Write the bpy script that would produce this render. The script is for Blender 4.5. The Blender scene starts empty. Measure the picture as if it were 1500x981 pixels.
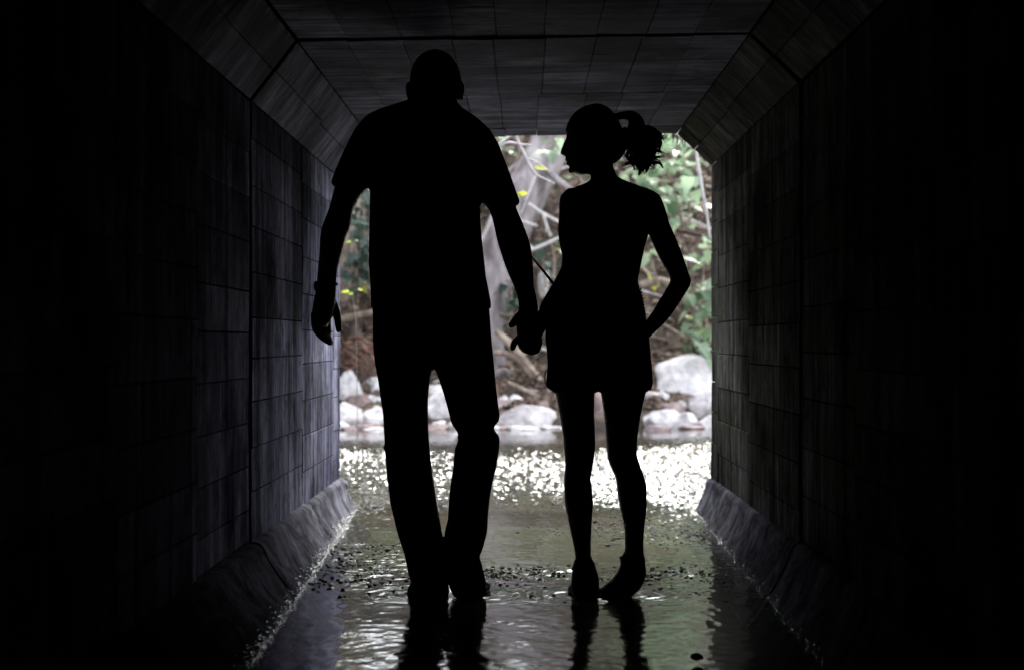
import bpy, bmesh, math, random
import numpy as np
from mathutils import Vector, Matrix, noise as mnoise

random.seed(7)
RNG = np.random.default_rng(11)
SC = bpy.context.scene
COL = SC.collection

# ------------------------------------------------------------------ camera
CZ = 0.852                       # camera height above the tunnel water
F = 70.0 / 36.0 * 1500.0         # focal length in photograph pixels
VX, VY = 770.0, 501.0            # vanishing point of the tunnel
cam_data = bpy.data.cameras.new('camera')
cam = bpy.data.objects.new('camera', cam_data)
COL.objects.link(cam)
cam.location = (0, 0, CZ)
cam.rotation_euler = (math.radians(90), 0, 0)
cam_data.lens = 70
cam_data.sensor_width = 36
cam_data.shift_x = -(VX - 750.0) / 1500.0
cam_data.shift_y = (VY - 490.5) / 1500.0
cam_data.clip_start = 0.05
cam_data.clip_end = 2000
cam_data.dof.use_dof = True
cam_data.dof.focus_distance = 7.0
cam_data.dof.aperture_fstop = 3.6
SC.camera = cam

# ------------------------------------------------------------------ sky, sun, exposure
SUN_EL, SUN_ROT = math.radians(47), math.radians(9)
world = bpy.data.worlds.new('World')
SC.world = world
world.use_nodes = True
wn = world.node_tree
wn.nodes.clear()
w_out = wn.nodes.new('ShaderNodeOutputWorld')
w_bg = wn.nodes.new('ShaderNodeBackground')
w_sky = wn.nodes.new('ShaderNodeTexSky')
w_sky.sky_type = 'NISHITA'
w_sky.sun_disc = False
w_sky.sun_elevation = SUN_EL
w_sky.sun_rotation = SUN_ROT
w_sky.air_density = 1.0
w_sky.dust_density = 1.5
w_sky.ozone_density = 1.0
w_hs = wn.nodes.new('ShaderNodeHueSaturation')   # thin overcast: the whole sky paler
w_hs.inputs['Saturation'].default_value = 0.32
wn.links.new(w_sky.outputs[0], w_hs.inputs['Color'])
wn.links.new(w_hs.outputs[0], w_bg.inputs[0])
w_bg.inputs[1].default_value = 0.13
wn.links.new(w_bg.outputs[0], w_out.inputs[0])

sun_d = bpy.data.lights.new('sun', 'SUN')
sun_d.energy = 1.5
sun_d.angle = math.radians(32)
sun_d.color = (1.0, 0.96, 0.93)
sun = bpy.data.objects.new('sun', sun_d)
COL.objects.link(sun)
# the sky's sun sits at azimuth SUN_ROT clockwise from +Y
sdir = Vector((math.sin(SUN_ROT) * math.cos(SUN_EL), math.cos(SUN_ROT) * math.cos(SUN_EL), math.sin(SUN_EL)))
sun.rotation_euler = (-sdir).to_track_quat('-Z', 'Y').to_euler()

SC.view_settings.view_transform = 'Standard'
SC.view_settings.look = 'None'
SC.view_settings.gamma = 1.0
SC.view_settings.use_curve_mapping = False
SC.view_settings.exposure = 2.92
SC.render.engine = 'CYCLES'
SC.cycles.use_denoising = True
SC.cycles.max_bounces = 8
SC.cycles.diffuse_bounces = 1
SC.cycles.glossy_bounces = 4
SC.cycles.transparent_max_bounces = 12
SC.cycles.sample_clamp_indirect = 6.0


# ------------------------------------------------------------------ helpers
def W(px, py, D):
    """point at distance D seen at photograph pixel px, py"""
    return ((px - VX) / F * D, D, CZ - (py - VY) / F * D)


def tag(o, label=None, cat=None, group=None, kind=None):
    if label: o['label'] = label
    if cat: o['category'] = cat
    if group: o['group'] = group
    if kind: o['kind'] = kind
    return o


def link(name, me, mat=None, parent=None, smooth=False):
    o = bpy.data.objects.new(name, me)
    COL.objects.link(o)
    if mat is not None and len(me.materials) == 0:
        me.materials.append(mat)
    if parent is not None:
        o.parent = parent
    if smooth:
        me.polygons.foreach_set('use_smooth', np.ones(len(me.polygons), dtype=bool))
    return o


def empty(name, loc=(0, 0, 0)):
    o = bpy.data.objects.new(name, None)
    o.location = loc
    o.empty_display_size = 0.1
    COL.objects.link(o)
    return o


def pymesh(name, v, f):
    me = bpy.data.meshes.new(name)
    me.from_pydata([tuple(map(float, p)) for p in v], [], [tuple(q) for q in f])
    me.update()
    return me


class MB:
    def __init__(s):
        s.v, s.f = [], []

    def rings(s, rings, cap=True, closed=True):
        b = len(s.v)
        n = len(rings[0])
        for r in rings:
            s.v.extend(r)
        for i in range(len(rings) - 1):
            for j in range(n if closed else n - 1):
                k = (j + 1) % n
                s.f.append((b + i * n + j, b + i * n + k, b + (i + 1) * n + k, b + (i + 1) * n + j))
        if cap:
            s.f.append(tuple(b + j for j in range(n))[::-1])
            m = b + (len(rings) - 1) * n
            s.f.append(tuple(m + j for j in range(n)))
        return s

    def box(s, x0, x1, y0, y1, z0, z1):
        b = len(s.v)
        s.v += [(x, y, z) for z in (z0, z1) for y in (y0, y1) for x in (x0, x1)]
        for q in ((0, 2, 3, 1), (4, 5, 7, 6), (0, 1, 5, 4), (2, 6, 7, 3), (0, 4, 6, 2), (1, 3, 7, 5)):
            s.f.append(tuple(b + i for i in q))
        return s

    def mesh(s, name):
        return pymesh(name, s.v, s.f)

    def build(s, name, mat, parent=None, smooth=True):
        return link(name, s.mesh(name), mat, parent, smooth)


def tube_rings(pts, rad, n=8, round_ends=True, flat=1.0):
    """pts (k,3), rad (k): rings of a tapering tube along a smoothed path"""
    P = [Vector(p) for p in pts]
    rings = []
    up = None
    k = len(P)
    out_p, out_r, out_t = [], [], []
    for i in range(k):
        t = (P[min(i + 1, k - 1)] - P[max(i - 1, 0)])
        t = t.normalized() if t.length > 1e-9 else Vector((0, 0, 1))
        out_p.append(P[i]); out_r.append(rad[i]); out_t.append(t)
    if round_ends:
        pre, post = [], []
        for a in (0.25, 0.7):
            c, s_ = math.cos(a * math.pi / 2), math.sin(a * math.pi / 2)
            pre.append((P[0] - out_t[0] * rad[0] * c, rad[0] * s_, out_t[0]))
            post.append((P[-1] + out_t[-1] * rad[-1] * c, rad[-1] * s_, out_t[-1]))
        out_p = [q[0] for q in pre] + out_p + [q[0] for q in post[::-1]]
        out_r = [q[1] for q in pre] + out_r + [q[1] for q in post[::-1]]
        out_t = [q[2] for q in pre] + out_t + [q[2] for q in post[::-1]]
    for p, r, t in zip(out_p, out_r, out_t):
        if up is None:
            a = Vector((0, 1, 0)) if abs(t.y) < 0.9 else Vector((1, 0, 0))
            up = (a - t * a.dot(t)).normalized()
        else:
            up = up - t * up.dot(t)
            if up.length < 1e-6:
                a = Vector((0, 1, 0)) if abs(t.y) < 0.9 else Vector((1, 0, 0))
                up = a - t * a.dot(t)
            up.normalize()
        sd = t.cross(up)
        rings.append([tuple(p + (up * math.cos(2 * math.pi * j / n) + sd * math.sin(2 * math.pi * j / n) * flat) * r) for j in range(n)])
    return rings


def smooth_path(pts, per=5):
    """Catmull-Rom through rows of numbers"""
    A = np.array(pts, float)
    if len(A) < 3:
        t = np.linspace(0, 1, per + 1)[:, None]
        return A[0] * (1 - t) + A[1] * t
    Q = np.vstack([2 * A[0] - A[1], A, 2 * A[-1] - A[-2]])
    out = []
    for i in range(1, len(Q) - 2):
        for t in np.linspace(0, 1, per, endpoint=False):
            p0, p1, p2, p3 = Q[i - 1], Q[i], Q[i + 1], Q[i + 2]
            out.append(0.5 * ((2 * p1) + (-p0 + p2) * t + (2 * p0 - 5 * p1 + 4 * p2 - p3) * t * t + (-p0 + 3 * p1 - 3 * p2 + p3) * t ** 3))
    out.append(Q[-2])
    return np.array(out)


# ---- numpy value noise
_tab = np.random.default_rng(3).random((256, 256))


def vnoise(x, y, seed=0):
    x = np.asarray(x, float) + seed * 37.17
    y = np.asarray(y, float) + seed * 91.73
    xi, yi = np.floor(x).astype(int), np.floor(y).astype(int)
    u, v = x - xi, y - yi
    u = u * u * u * (u * (u * 6 - 15) + 10)
    v = v * v * v * (v * (v * 6 - 15) + 10)
    g = lambda a, b: _tab[a & 255, b & 255]
    return ((g(xi, yi) * (1 - u) + g(xi + 1, yi) * u) * (1 - v) + (g(xi, yi + 1) * (1 - u) + g(xi + 1, yi + 1) * u) * v) * 2 - 1


def fbm(x, y, oct=4, seed=0):
    s, a = 0, 1.0
    for i in range(oct):
        s = s + a * vnoise(x * 2 ** i, y * 2 ** i, seed + i)
        a *= 0.5
    return s


def grid_mesh(name, X, Y, Z):
    ny, nx = X.shape
    v = np.stack([X, Y, Z], -1).reshape(-1, 3)
    idx = np.arange(nx * ny).reshape(ny, nx)
    q = np.stack([idx[:-1, :-1], idx[:-1, 1:], idx[1:, 1:], idx[1:, :-1]], -1).reshape(-1, 4)
    me = bpy.data.meshes.new(name)
    me.vertices.add(len(v)); me.vertices.foreach_set('co', v.astype(np.float32).ravel())
    me.loops.add(q.size); me.loops.foreach_set('vertex_index', q.astype(np.int32).ravel())
    me.polygons.add(len(q))
    me.polygons.foreach_set('loop_start', np.arange(0, q.size, 4, dtype=np.int32))
    me.polygons.foreach_set('loop_total', np.full(len(q), 4, dtype=np.int32))
    me.update(calc_edges=True)
    me.polygons.foreach_set('use_smooth', np.ones(len(q), dtype=bool))
    return me


# ------------------------------------------------------------------ materials
class NT:
    def __init__(s, name):
        s.m = bpy.data.materials.new(name)
        s.m.use_nodes = True
        s.t = s.m.node_tree
        s.t.nodes.clear()
        s.out = s.n('ShaderNodeOutputMaterial')

    def n(s, typ, **kw):
        nd = s.t.nodes.new(typ)
        for k, v in kw.items():
            setattr(nd, k, v)
        return nd

    def l(s, a, b):
        s.t.links.new(a, b)

    def coord(s, scale=(1, 1, 1), which='Object'):
        tc = s.n('ShaderNodeTexCoord')
        mp = s.n('ShaderNodeMapping')
        mp.inputs['Scale'].default_value = scale
        s.l(tc.outputs[which], mp.inputs['Vector'])
        return mp.outputs[0]

    def noise(s, vec, scale, detail=4, rough=0.55, dist=0.0):
        nd = s.n('ShaderNodeTexNoise')
        nd.inputs['Scale'].default_value = scale
        nd.inputs['Detail'].default_value = detail
        nd.inputs['Roughness'].default_value = rough
        nd.inputs['Distortion'].default_value = dist
        s.l(vec, nd.inputs['Vector'])
        return nd.outputs['Fac']

    def ramp(s, fac, stops):
        r = s.n('ShaderNodeValToRGB')
        e = r.color_ramp.elements
        while len(e) < len(stops):
            e.new(0.5)
        for el, (p, c) in zip(e, stops):
            el.position = p
            el.color = (c, c, c, 1) if isinstance(c, (int, float)) else (*c, 1)
        s.l(fac, r.inputs[0])
        return r.outputs[0]

    def mix(s, a, b, fac, blend='MIX'):
        m = s.n('ShaderNodeMix', data_type='RGBA', blend_type=blend)
        for sock, val in ((m.inputs[6], a), (m.inputs[7], b), (m.inputs[0], fac)):
            if hasattr(val, 'links'):
                s.l(val, sock)
            elif isinstance(val, (int, float)):
                sock.default_value = val if sock == m.inputs[0] else (val, val, val, 1)
            else:
                sock.default_value = (*val, 1)
        return m.outputs[2]

    def bump(s, h, strength=0.3, dist=0.01, normal=None):
        b = s.n('ShaderNodeBump')
        b.inputs['Strength'].default_value = strength
        b.inputs['Distance'].default_value = dist
        s.l(h, b.inputs['Height'])
        if normal is not None:
            s.l(normal, b.inputs['Normal'])
        return b.outputs[0]

    def principled(s, col, rough=0.8, normal=None, spec=0.4, **kw):
        p = s.n('ShaderNodeBsdfPrincipled')
        if hasattr(col, 'links'):
            s.l(col, p.inputs['Base Color'])
        else:
            p.inputs['Base Color'].default_value = (*col, 1)
        if hasattr(rough, 'links'):
            s.l(rough, p.inputs['Roughness'])
        else:
            p.inputs['Roughness'].default_value = rough
        p.inputs['Specular IOR Level'].default_value = spec
        for k, v in kw.items():
            p.inputs[k].default_value = v
        if normal is not None:
            s.l(normal, p.inputs['Normal'])
        s.l(p.outputs[0], s.out.inputs['Surface'])
        return p


def concrete(name, grain, streak, base=((0.03, 0.03, 0.045), (0.22, 0.22, 0.30), (0.54, 0.54, 0.68)), rough=0.9, wetline=None, spec=0.0, mossy=0.6, blotch=0.85):  # default base holds the bluish sky sheen as colour
    """grain: scale of the board grain, streak: scale of water stains"""
    k = NT(name)
    c = k.coord()
    cs = k.coord(streak)
    cg = k.coord(grain)
    big = k.noise(c, 1.7, 5, 0.6)
    st = k.noise(cs, 1.0, 7, 0.68, 1.1)
    gr = k.noise(cg, 1.0, 5, 0.6)
    fine = k.noise(c, 90, 3, 0.6)
    col = k.ramp(st, [(0.30, base[0]), (0.47, base[1]), (0.70, base[2])])
    col = k.mix(col, k.ramp(big, [(0.38, 0.15), (0.60, 1.1)]), blotch, 'MULTIPLY')
    col = k.mix(col, k.ramp(gr, [(0.34, 0.30), (0.44, 0.9), (0.6, 1.05)]), 0.6, 'MULTIPLY')
    mot = k.noise(c, 11, 8, 0.7, 0.8)
    col = k.mix(col, k.ramp(mot, [(0.36, 0.35), (0.5, 0.95), (0.66, 1.25)]), 0.75, 'MULTIPLY')
    oi = k.n('ShaderNodeObjectInfo')
    col = k.mix(col, k.ramp(oi.outputs['Random'], [(0.0, 0.55), (1.0, 1.25)]), 0.9, 'MULTIPLY')
    moss = k.ramp(k.noise(c, 3.1, 5, 0.6), [(0.5, 0.0), (0.68, 1.0)])
    col = k.mix(col, (0.075, 0.085, 0.045), k.mix(0.0, mossy, moss), 'MIX')
    if wetline:
        sep = k.n('ShaderNodeSeparateXYZ')
        k.l(c, sep.inputs[0])
        mr = k.n('ShaderNodeMapRange')
        mr.inputs['From Min'].default_value = wetline[0]
        mr.inputs['From Max'].default_value = wetline[1]
        mr.inputs['To Min'].default_value = 1.0
        mr.inputs['To Max'].default_value = 0.0
        ad = k.n('ShaderNodeMath', operation='ADD')
        k.l(sep.outputs['Z'], ad.inputs[0])
        mu = k.n('ShaderNodeMath', operation='MULTIPLY')
        k.l(st, mu.inputs[0]); mu.inputs[1].default_value = 0.5
        k.l(mu.outputs[0], ad.inputs[1])
        k.l(ad.outputs[0], mr.inputs['Value'])
        col = k.mix(col, (0.45, 0.45, 0.47), mr.outputs[0], 'MULTIPLY')
    nrm = k.bump(gr, 0.55, 0.006)
    nrm = k.bump(fine, 0.35, 0.003, nrm)
    k.principled(col, rough, nrm, spec)
    return k.m


M = {}
M['wall'] = concrete('sky_tinted_board_wall', (3.0, 26.0, 2.2), (5, 7.0, 0.55), wetline=(0.25, 0.95), mossy=0.25)  # sky sheen on the left wall is painted in by the bluish, lighter base
M['wall_right'] = concrete('shaded_mossy_board_wall', (3.0, 26.0, 2.2), (5, 7.0, 0.55), base=((0.018, 0.018, 0.016), (0.10, 0.10, 0.092), (0.25, 0.25, 0.235)), wetline=(0.25, 0.95))  # moss, plus a darker base that paints in the dimmer right side
M['ceiling'] = concrete('board_formed_ceiling', (2.5, 30.0, 4.0), (1.2, 8.0, 1.2), spec=0.05, mossy=0.3)
M['haunch'] = concrete('board_formed_haunch', (6, 24.0, 6), (2.0, 7.0, 2.0), spec=0.045, mossy=0.3)
M['haunch_right'] = concrete('shaded_mossy_board_haunch', (6, 24.0, 6), (2.0, 7.0, 2.0), base=((0.018, 0.018, 0.016), (0.10, 0.10, 0.092), (0.25, 0.25, 0.235)), spec=0.01)  # moss, plus shade of the right corner put into a darker base
M['backing'] = concrete('joint_concrete', (8, 8, 8), (2, 2, 2), base=((0.012, 0.012, 0.012), (0.025, 0.025, 0.025), (0.04, 0.04, 0.04)))
M['kerb'] = concrete('wet_kerb', (9, 22, 9), (6, 3.5, 6), base=((0.03, 0.03, 0.036), (0.10, 0.10, 0.12), (0.24, 0.24, 0.28)), rough=0.8, spec=0.0, mossy=0.1, blotch=0.45)


def simple(name, c0, c1, scale=8, rough=0.85, bump=0.4, bd=0.01, spec=0.3, stretch=(1, 1, 1), detail=5, rnd=0.0):
    k = NT(name)
    c = k.coord(stretch)
    n1 = k.noise(c, scale, detail, 0.6)
    col = k.ramp(n1, [(0.35, c0), (0.65, c1)])
    if rnd:
        oi = k.n('ShaderNodeObjectInfo')
        col = k.mix(col, k.ramp(oi.outputs['Random'], [(0.0, 1.0 - rnd), (1.0, 1.0 + rnd)]), 1.0, 'MULTIPLY')
    k.principled(col, rough, k.bump(n1, bump, bd), spec)
    return k.m


M['bed'] = simple('mossy_stream_bed', (0.018, 0.018, 0.012), (0.065, 0.072, 0.042), 5, 0.8, 0.6, 0.02)
M['skin'] = simple('skin', (0.30, 0.18, 0.13), (0.36, 0.22, 0.16), 30, 0.55, 0.1, 0.002)
M['tshirt'] = simple('dark_cotton', (0.018, 0.018, 0.022), (0.03, 0.03, 0.035), 60, 0.95, 0.3, 0.003, 0.1)
M['denim'] = simple('dark_denim', (0.014, 0.016, 0.024), (0.026, 0.03, 0.04), 80, 0.95, 0.3, 0.003, 0.1)
M['hair'] = simple('dark_hair', (0.008, 0.006, 0.005), (0.02, 0.014, 0.01), 60, 0.6, 0.4, 0.003, 0.3, (1, 1, 0.15))
M['shoe'] = simple('dark_shoe', (0.014, 0.014, 0.014), (0.03, 0.03, 0.03), 40, 0.7, 0.3, 0.003, 0.2)
M['bark'] = simple('pale_bark', (0.12, 0.098, 0.095), (0.40, 0.35, 0.355), 7, 0.85, 0.7, 0.03, 0.2, (1, 1, 0.35))
M['wood'] = simple('dead_wood', (0.16, 0.12, 0.09), (0.42, 0.34, 0.27), 14, 0.85, 0.6, 0.01, 0.2, (1, 1, 1), rnd=0.35)
M['pale_wood'] = simple('bleached_wood', (0.34, 0.31, 0.29), (0.60, 0.56, 0.54), 14, 0.7, 0.5, 0.005, 0.3)
M['root'] = simple('red_root', (0.07, 0.032, 0.022), (0.26, 0.145, 0.105), 12, 0.85, 0.6, 0.01, 0.2, rnd=0.3)
M['stub'] = simple('dark_driftwood', (0.035, 0.026, 0.022), (0.12, 0.085, 0.07), 14, 0.9, 0.7, 0.02, 0.2)


def rock_mat(name, c0, c1, c2, warm):
    k = NT(name)
    c = k.coord()
    n1 = k.noise(c, 2.6, 6, 0.62)
    n2 = k.noise(c, 14, 5, 0.6)
    col = k.ramp(n1, [(0.30, c0), (0.46, c1), (0.66, c2)])
    col = k.mix(col, k.ramp(n2, [(0.3, 0.6), (0.6, 1.05)]), 0.7, 'MULTIPLY')
    oi = k.n('ShaderNodeObjectInfo')
    col = k.mix(col, warm, k.ramp(oi.outputs['Random'], [(0.1, 0.0), (1.0, 0.55)]), 'MULTIPLY')
    col = k.mix(col, k.ramp(oi.outputs['Random'], [(0.0, 1.0), (0.6, 1.0), (0.7, 0.8), (1.0, 0.92)]), 1.0, 'MULTIPLY')
    n3 = k.noise(c, 5.5, 8, 0.7, 1.5)
    col = k.mix(col, k.ramp(n3, [(0.36, 0.45), (0.46, 1.0)]), 0.6, 'MULTIPLY')
    k.principled(col, 0.75, k.bump(n3, 0.5, 0.05, k.bump(n2, 0.7, 0.03)), 0.35)
    return k.m


M['rock'] = rock_mat('pale_limestone', (0.36, 0.34, 0.34), (0.68, 0.65, 0.64), (0.86, 0.83, 0.81), (0.97, 0.88, 0.85))
M['brown_rock'] = rock_mat('brown_stone', (0.12, 0.085, 0.08), (0.28, 0.20, 0.185), (0.42, 0.34, 0.32), (0.95, 0.82, 0.78))
M['dark_rock'] = rock_mat('dark_wet_stone', (0.02, 0.02, 0.018), (0.045, 0.042, 0.038), (0.08, 0.075, 0.07), (0.9, 0.9, 0.9))

k = NT('bank_soil')
c = k.coord()
n1 = k.noise(c, 1.3, 6, 0.6)
n2 = k.noise(c, 11, 6, 0.65)
col = k.ramp(n1, [(0.30, (0.010, 0.008, 0.006)), (0.45, (0.036, 0.026, 0.020)), (0.60, (0.115, 0.088, 0.070)), (0.75, (0.04, 0.055, 0.018))])
col = k.mix(col, k.ramp(n2, [(0.3, 0.45), (0.62, 1.2)]), 0.8, 'MULTIPLY')
k.principled(col, 0.95, k.bump(n2, 0.8, 0.05), 0.15)
M['soil'] = k.m


def leaf_mat(name, c0, c1, rough=0.42, trans=0.25):
    k = NT(name)
    oi = k.n('ShaderNodeObjectInfo')
    c = k.coord()
    n1 = k.noise(c, 6, 3)
    mixf = k.n('ShaderNodeMath', operation='MULTIPLY_ADD')
    k.l(n1, mixf.inputs[0]); mixf.inputs[1].default_value = 0.5
    k.l(oi.outputs['Random'], mixf.inputs[2])
    col = k.ramp(mixf.outputs[0], [(0.25, c0), (1.15 if False else 1.0, c1)])
    p = k.principled(col, rough, None, 0.6)
    tr = k.n('ShaderNodeBsdfTranslucent')
    k.l(col, tr.inputs[0])
    ms = k.n('ShaderNodeMixShader')
    ms.inputs[0].default_value = trans
    k.l(p.outputs[0], ms.inputs[1]); k.l(tr.outputs[0], ms.inputs[2])
    k.l(ms.outputs[0], k.out.inputs['Surface'])
    return k.m


M['leaf'] = leaf_mat('broad_green_leaf', (0.12, 0.19, 0.10), (0.32, 0.42, 0.28), 0.30, 0.5)
M['ivy'] = leaf_mat('dark_ivy_leaf', (0.015, 0.035, 0.024), (0.06, 0.10, 0.075), 0.4)
M['yellow_leaf'] = leaf_mat('yellow_leaf', (0.30, 0.38, 0.05), (0.46, 0.48, 0.07), 0.5, 0.4)

# water: fresnel mirror over a tinted clear body
def water_mat(name, rough):
    k = NT(name)
    c = k.coord()
    fine = k.noise(k.coord((1.0, 0.55, 1)), 34, 3, 0.55)
    fine2 = k.noise(k.coord((1.0, 0.6, 1)), 110, 2, 0.5)
    nrm = k.bump(fine, 0.10, 0.004)
    nrm = k.bump(fine2, 0.05, 0.0015, nrm)
    fr = k.n('ShaderNodeFresnel'); fr.inputs[0].default_value = 1.333
    gl = k.n('ShaderNodeBsdfGlossy'); gl.inputs['Roughness'].default_value = rough
    gl.inputs['Color'].default_value = (1, 1, 1, 1)
    tr = k.n('ShaderNodeBsdfTransparent'); tr.inputs[0].default_value = (0.62, 0.66, 0.52, 1)
    ms = k.n('ShaderNodeMixShader')
    k.l(nrm, fr.inputs['Normal']); k.l(nrm, gl.inputs['Normal'])
    k.l(fr.outputs[0], ms.inputs[0]); k.l(tr.outputs[0], ms.inputs[1]); k.l(gl.outputs[0], ms.inputs[2])
    k.l(ms.outputs[0], k.out.inputs['Surface'])
    return k.m


M['water'] = water_mat('stream_water', 0.05)
M['tunnel_water'] = water_mat('shallow_film_water', 0.085)
k = NT('splash_foam')
k.principled((0.95, 0.97, 0.95), 0.08, None, 0.5, **{'Transmission Weight': 0.85, 'IOR': 1.33})
M['foam'] = k.m

# ------------------------------------------------------------------ ground, stream bed and water
DE = 9.85            # the tunnel mouth
WL = 0.03            # water level outside
DP = 6.65            # the people


def bank_z(x, y):
    ys = y + 0.25 * np.sin(x * 0.9 + 0.6) + 0.12 * np.sin(x * 2.3)
    z = np.interp(ys, [9.0, 18.2, 19.2, 20.5, 21.3, 22.0, 24.0, 26.0, 30, 38, 60],
                  [-0.25, -0.28, 0.02, 0.24, 0.62, 1.2, 3.05, 3.95, 4.2, 4.4, 5.0])
    a = np.clip((ys - 18.6) / 2.0, 0.05, 1)
    z = z + a * (0.16 * fbm(x * 0.8, y * 0.8, 3, 5) + 0.05 * fbm(x * 4, y * 4, 4, 9))
    left = np.clip((-x - 2.4) / 3.5, 0, 1)  # unseen rise added on the left to block sky light from that side
    right = np.clip((x - 6.0) / 6.0, 0, 1)
    return z + left * (3 - 2 * left) * left * np.where(y < 19, 5.2, 2.5) + right * right * 1.5


xs = np.concatenate([np.linspace(-60, -12, 16)[:-1], np.linspace(-12, -3.2, 60)[:-1], np.linspace(-3.2, 3.2, 160), np.linspace(3.2, 12, 60)[1:], np.linspace(12, 60, 16)[1:]])
ysg = np.concatenate([np.linspace(9.6, 18, 40)[:-1], np.linspace(18, 26.5, 210), np.linspace(26.5, 140, 40)[1:]])
X, Y = np.meshgrid(xs, ysg)
ground = link('ground', grid_mesh('ground', X, Y, bank_z(X, Y)), M['soil'])
tag(ground, 'brown wooded stream bank rising behind the tunnel mouth', 'ground', kind='structure')

# riffles in the tunnel: (photo px x, y, half width px, half height px, strength)
RIFF = [(915, 783, 95, 16, 1.0), (800, 842, 150, 11, 0.75), (560, 806, 80, 9, 0.55), (515, 832, 75, 26, 0.5), (960, 842, 80, 10, 0.6),
        (1005, 790, 60, 14, 0.7), (760, 742, 330, 10, 0.9), (620, 765, 90, 6, 0.6), (1010, 765, 50, 10, 0.4)]
xs = np.concatenate([np.linspace(-12, -2.3, 60)[:-1], np.linspace(-2.3, -0.95, 190)[:-1], np.linspace(-0.95, 0.95, 300), np.linspace(0.95, 2.3, 190)[1:], np.linspace(2.3, 12, 60)[1:]])
ysw = np.concatenate([np.arange(DE - 0.35, 12.0, 0.011), np.arange(12.0, 17.5, 0.012), np.arange(17.5, 20.6, 0.025)])
ytun = np.concatenate([np.linspace(-12, 4.0, 40)[:-1], np.arange(4.0, DE - 0.35 + 1e-6, 0.010)])


def water_z(X, Y):
    lev = np.interp(Y, [4.2, 5.0, 6.0, 6.8, 9.2, 10.2], [-0.012, -0.008, -0.004, 0.0, 0.022, WL])
    px = VX + X / Y.clip(0.5) * F
    py = VY + CZ / Y.clip(0.5) * F
    patch = vnoise(X * 2.3, Y * 1.5, 71) + 0.6 * vnoise(X * 6, Y * 4, 72)
    inside = np.clip((DE + 0.25 - Y + 0.5 * patch) / 1.9, 0, 1)
    inside = np.where(Y < DE - 2.4, 1.0, inside)
    m = np.zeros_like(X)
    for cx, cy, hw, hh, s in RIFF:
        m = np.maximum(m, s * np.exp(-(((px - cx) / hw) ** 2 + ((py - cy) / hh) ** 2) ** 1.5))
    m = m * np.clip(0.35 + 1.1 * vnoise(X * 9, Y * 5, 21) + 0.4, 0, 1.2)
    long_ = vnoise(X * 3.2, Y * 2.2, 1) * 0.0020 + vnoise(X * 7, Y * 5.5, 2) * 0.0010
    mid = vnoise(X * 34, Y * 22, 3)
    sm = vnoise(X * 66, Y * 40, 4)
    z_in = long_ + mid * (0.0006 + 0.0034 * m) + sm * (0.00016 + 0.0022 * m)
    for fx_, fy_ in ((626, 880), (688, 876), (857, 877), (912, 878)):
        qx, qy, _ = W(fx_, fy_, DP)
        r = np.hypot((X - qx) * 0.9, Y - qy - 0.08)
        z_in = z_in + 0.0016 * np.sin((r + 0.012 * vnoise(X * 14, Y * 14, 61)) * 2 * math.pi / 0.05) * np.exp(-((r - 0.13) / 0.09) ** 2)
    # outside: lively ripples that die away towards the far shore
    live = np.interp(Y + 0.9 * vnoise(X * 0.8, Y * 0.35, 73) + 0.35 * vnoise(X * 3, Y * 1.2, 74), [9.0, 10.3, 13.0, 15.2, 17.6, 19], [0.3, 0.85, 1.0, 0.8, 0.06, 0.02])
    live = live * (0.75 + 0.5 * vnoise(X * 0.9, Y * 0.5, 31)) * np.interp(px, [480, 820, 960, 1060], [1.05, 1.05, 1.5, 1.7])
    z_out = 3.1 * live * (vnoise(X * 6, Y * 3.2, 6) * 0.003 + vnoise(X * 24, Y * 13, 7) * 0.0022 + vnoise(X * 50, Y * 30, 8) * 0.0026 + vnoise(X * 85, Y * 46, 9) * 0.0015)
    return lev + inside * z_in + (1 - inside) * z_out


xt = xs[(xs > -0.951) & (xs < 0.951)]
X, Y = np.meshgrid(xt, ytun)
wt = link('water', grid_mesh('tunnel_water', X, Y, water_z(X, Y)), M['tunnel_water'])
tag(wt, 'shallow dark water covering the tunnel floor', 'water', kind='structure')
X, Y = np.meshgrid(xs, ysw)
wo = link('water', grid_mesh('stream_water', X, Y, water_z(X, Y)), M['water'])
tag(wo, 'bright rippled stream outside the tunnel mouth', 'water', kind='structure')

# ------------------------------------------------------------------ the culvert
culvert = tag(empty('culvert', (0, DE, 0)), 'dark board-formed concrete box culvert with chamfered upper corners', 'tunnel')


def part(name, me, mat, parent, smooth=False):
    o = link(name, me, mat, parent, smooth)
    base = Vector((0, DE, 0))
    if parent is culvert or (parent is not None and parent.parent is culvert):
        o.matrix_parent_inverse = Matrix.Translation(-base) if parent is culvert else Matrix.Identity(4)
    return o


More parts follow.
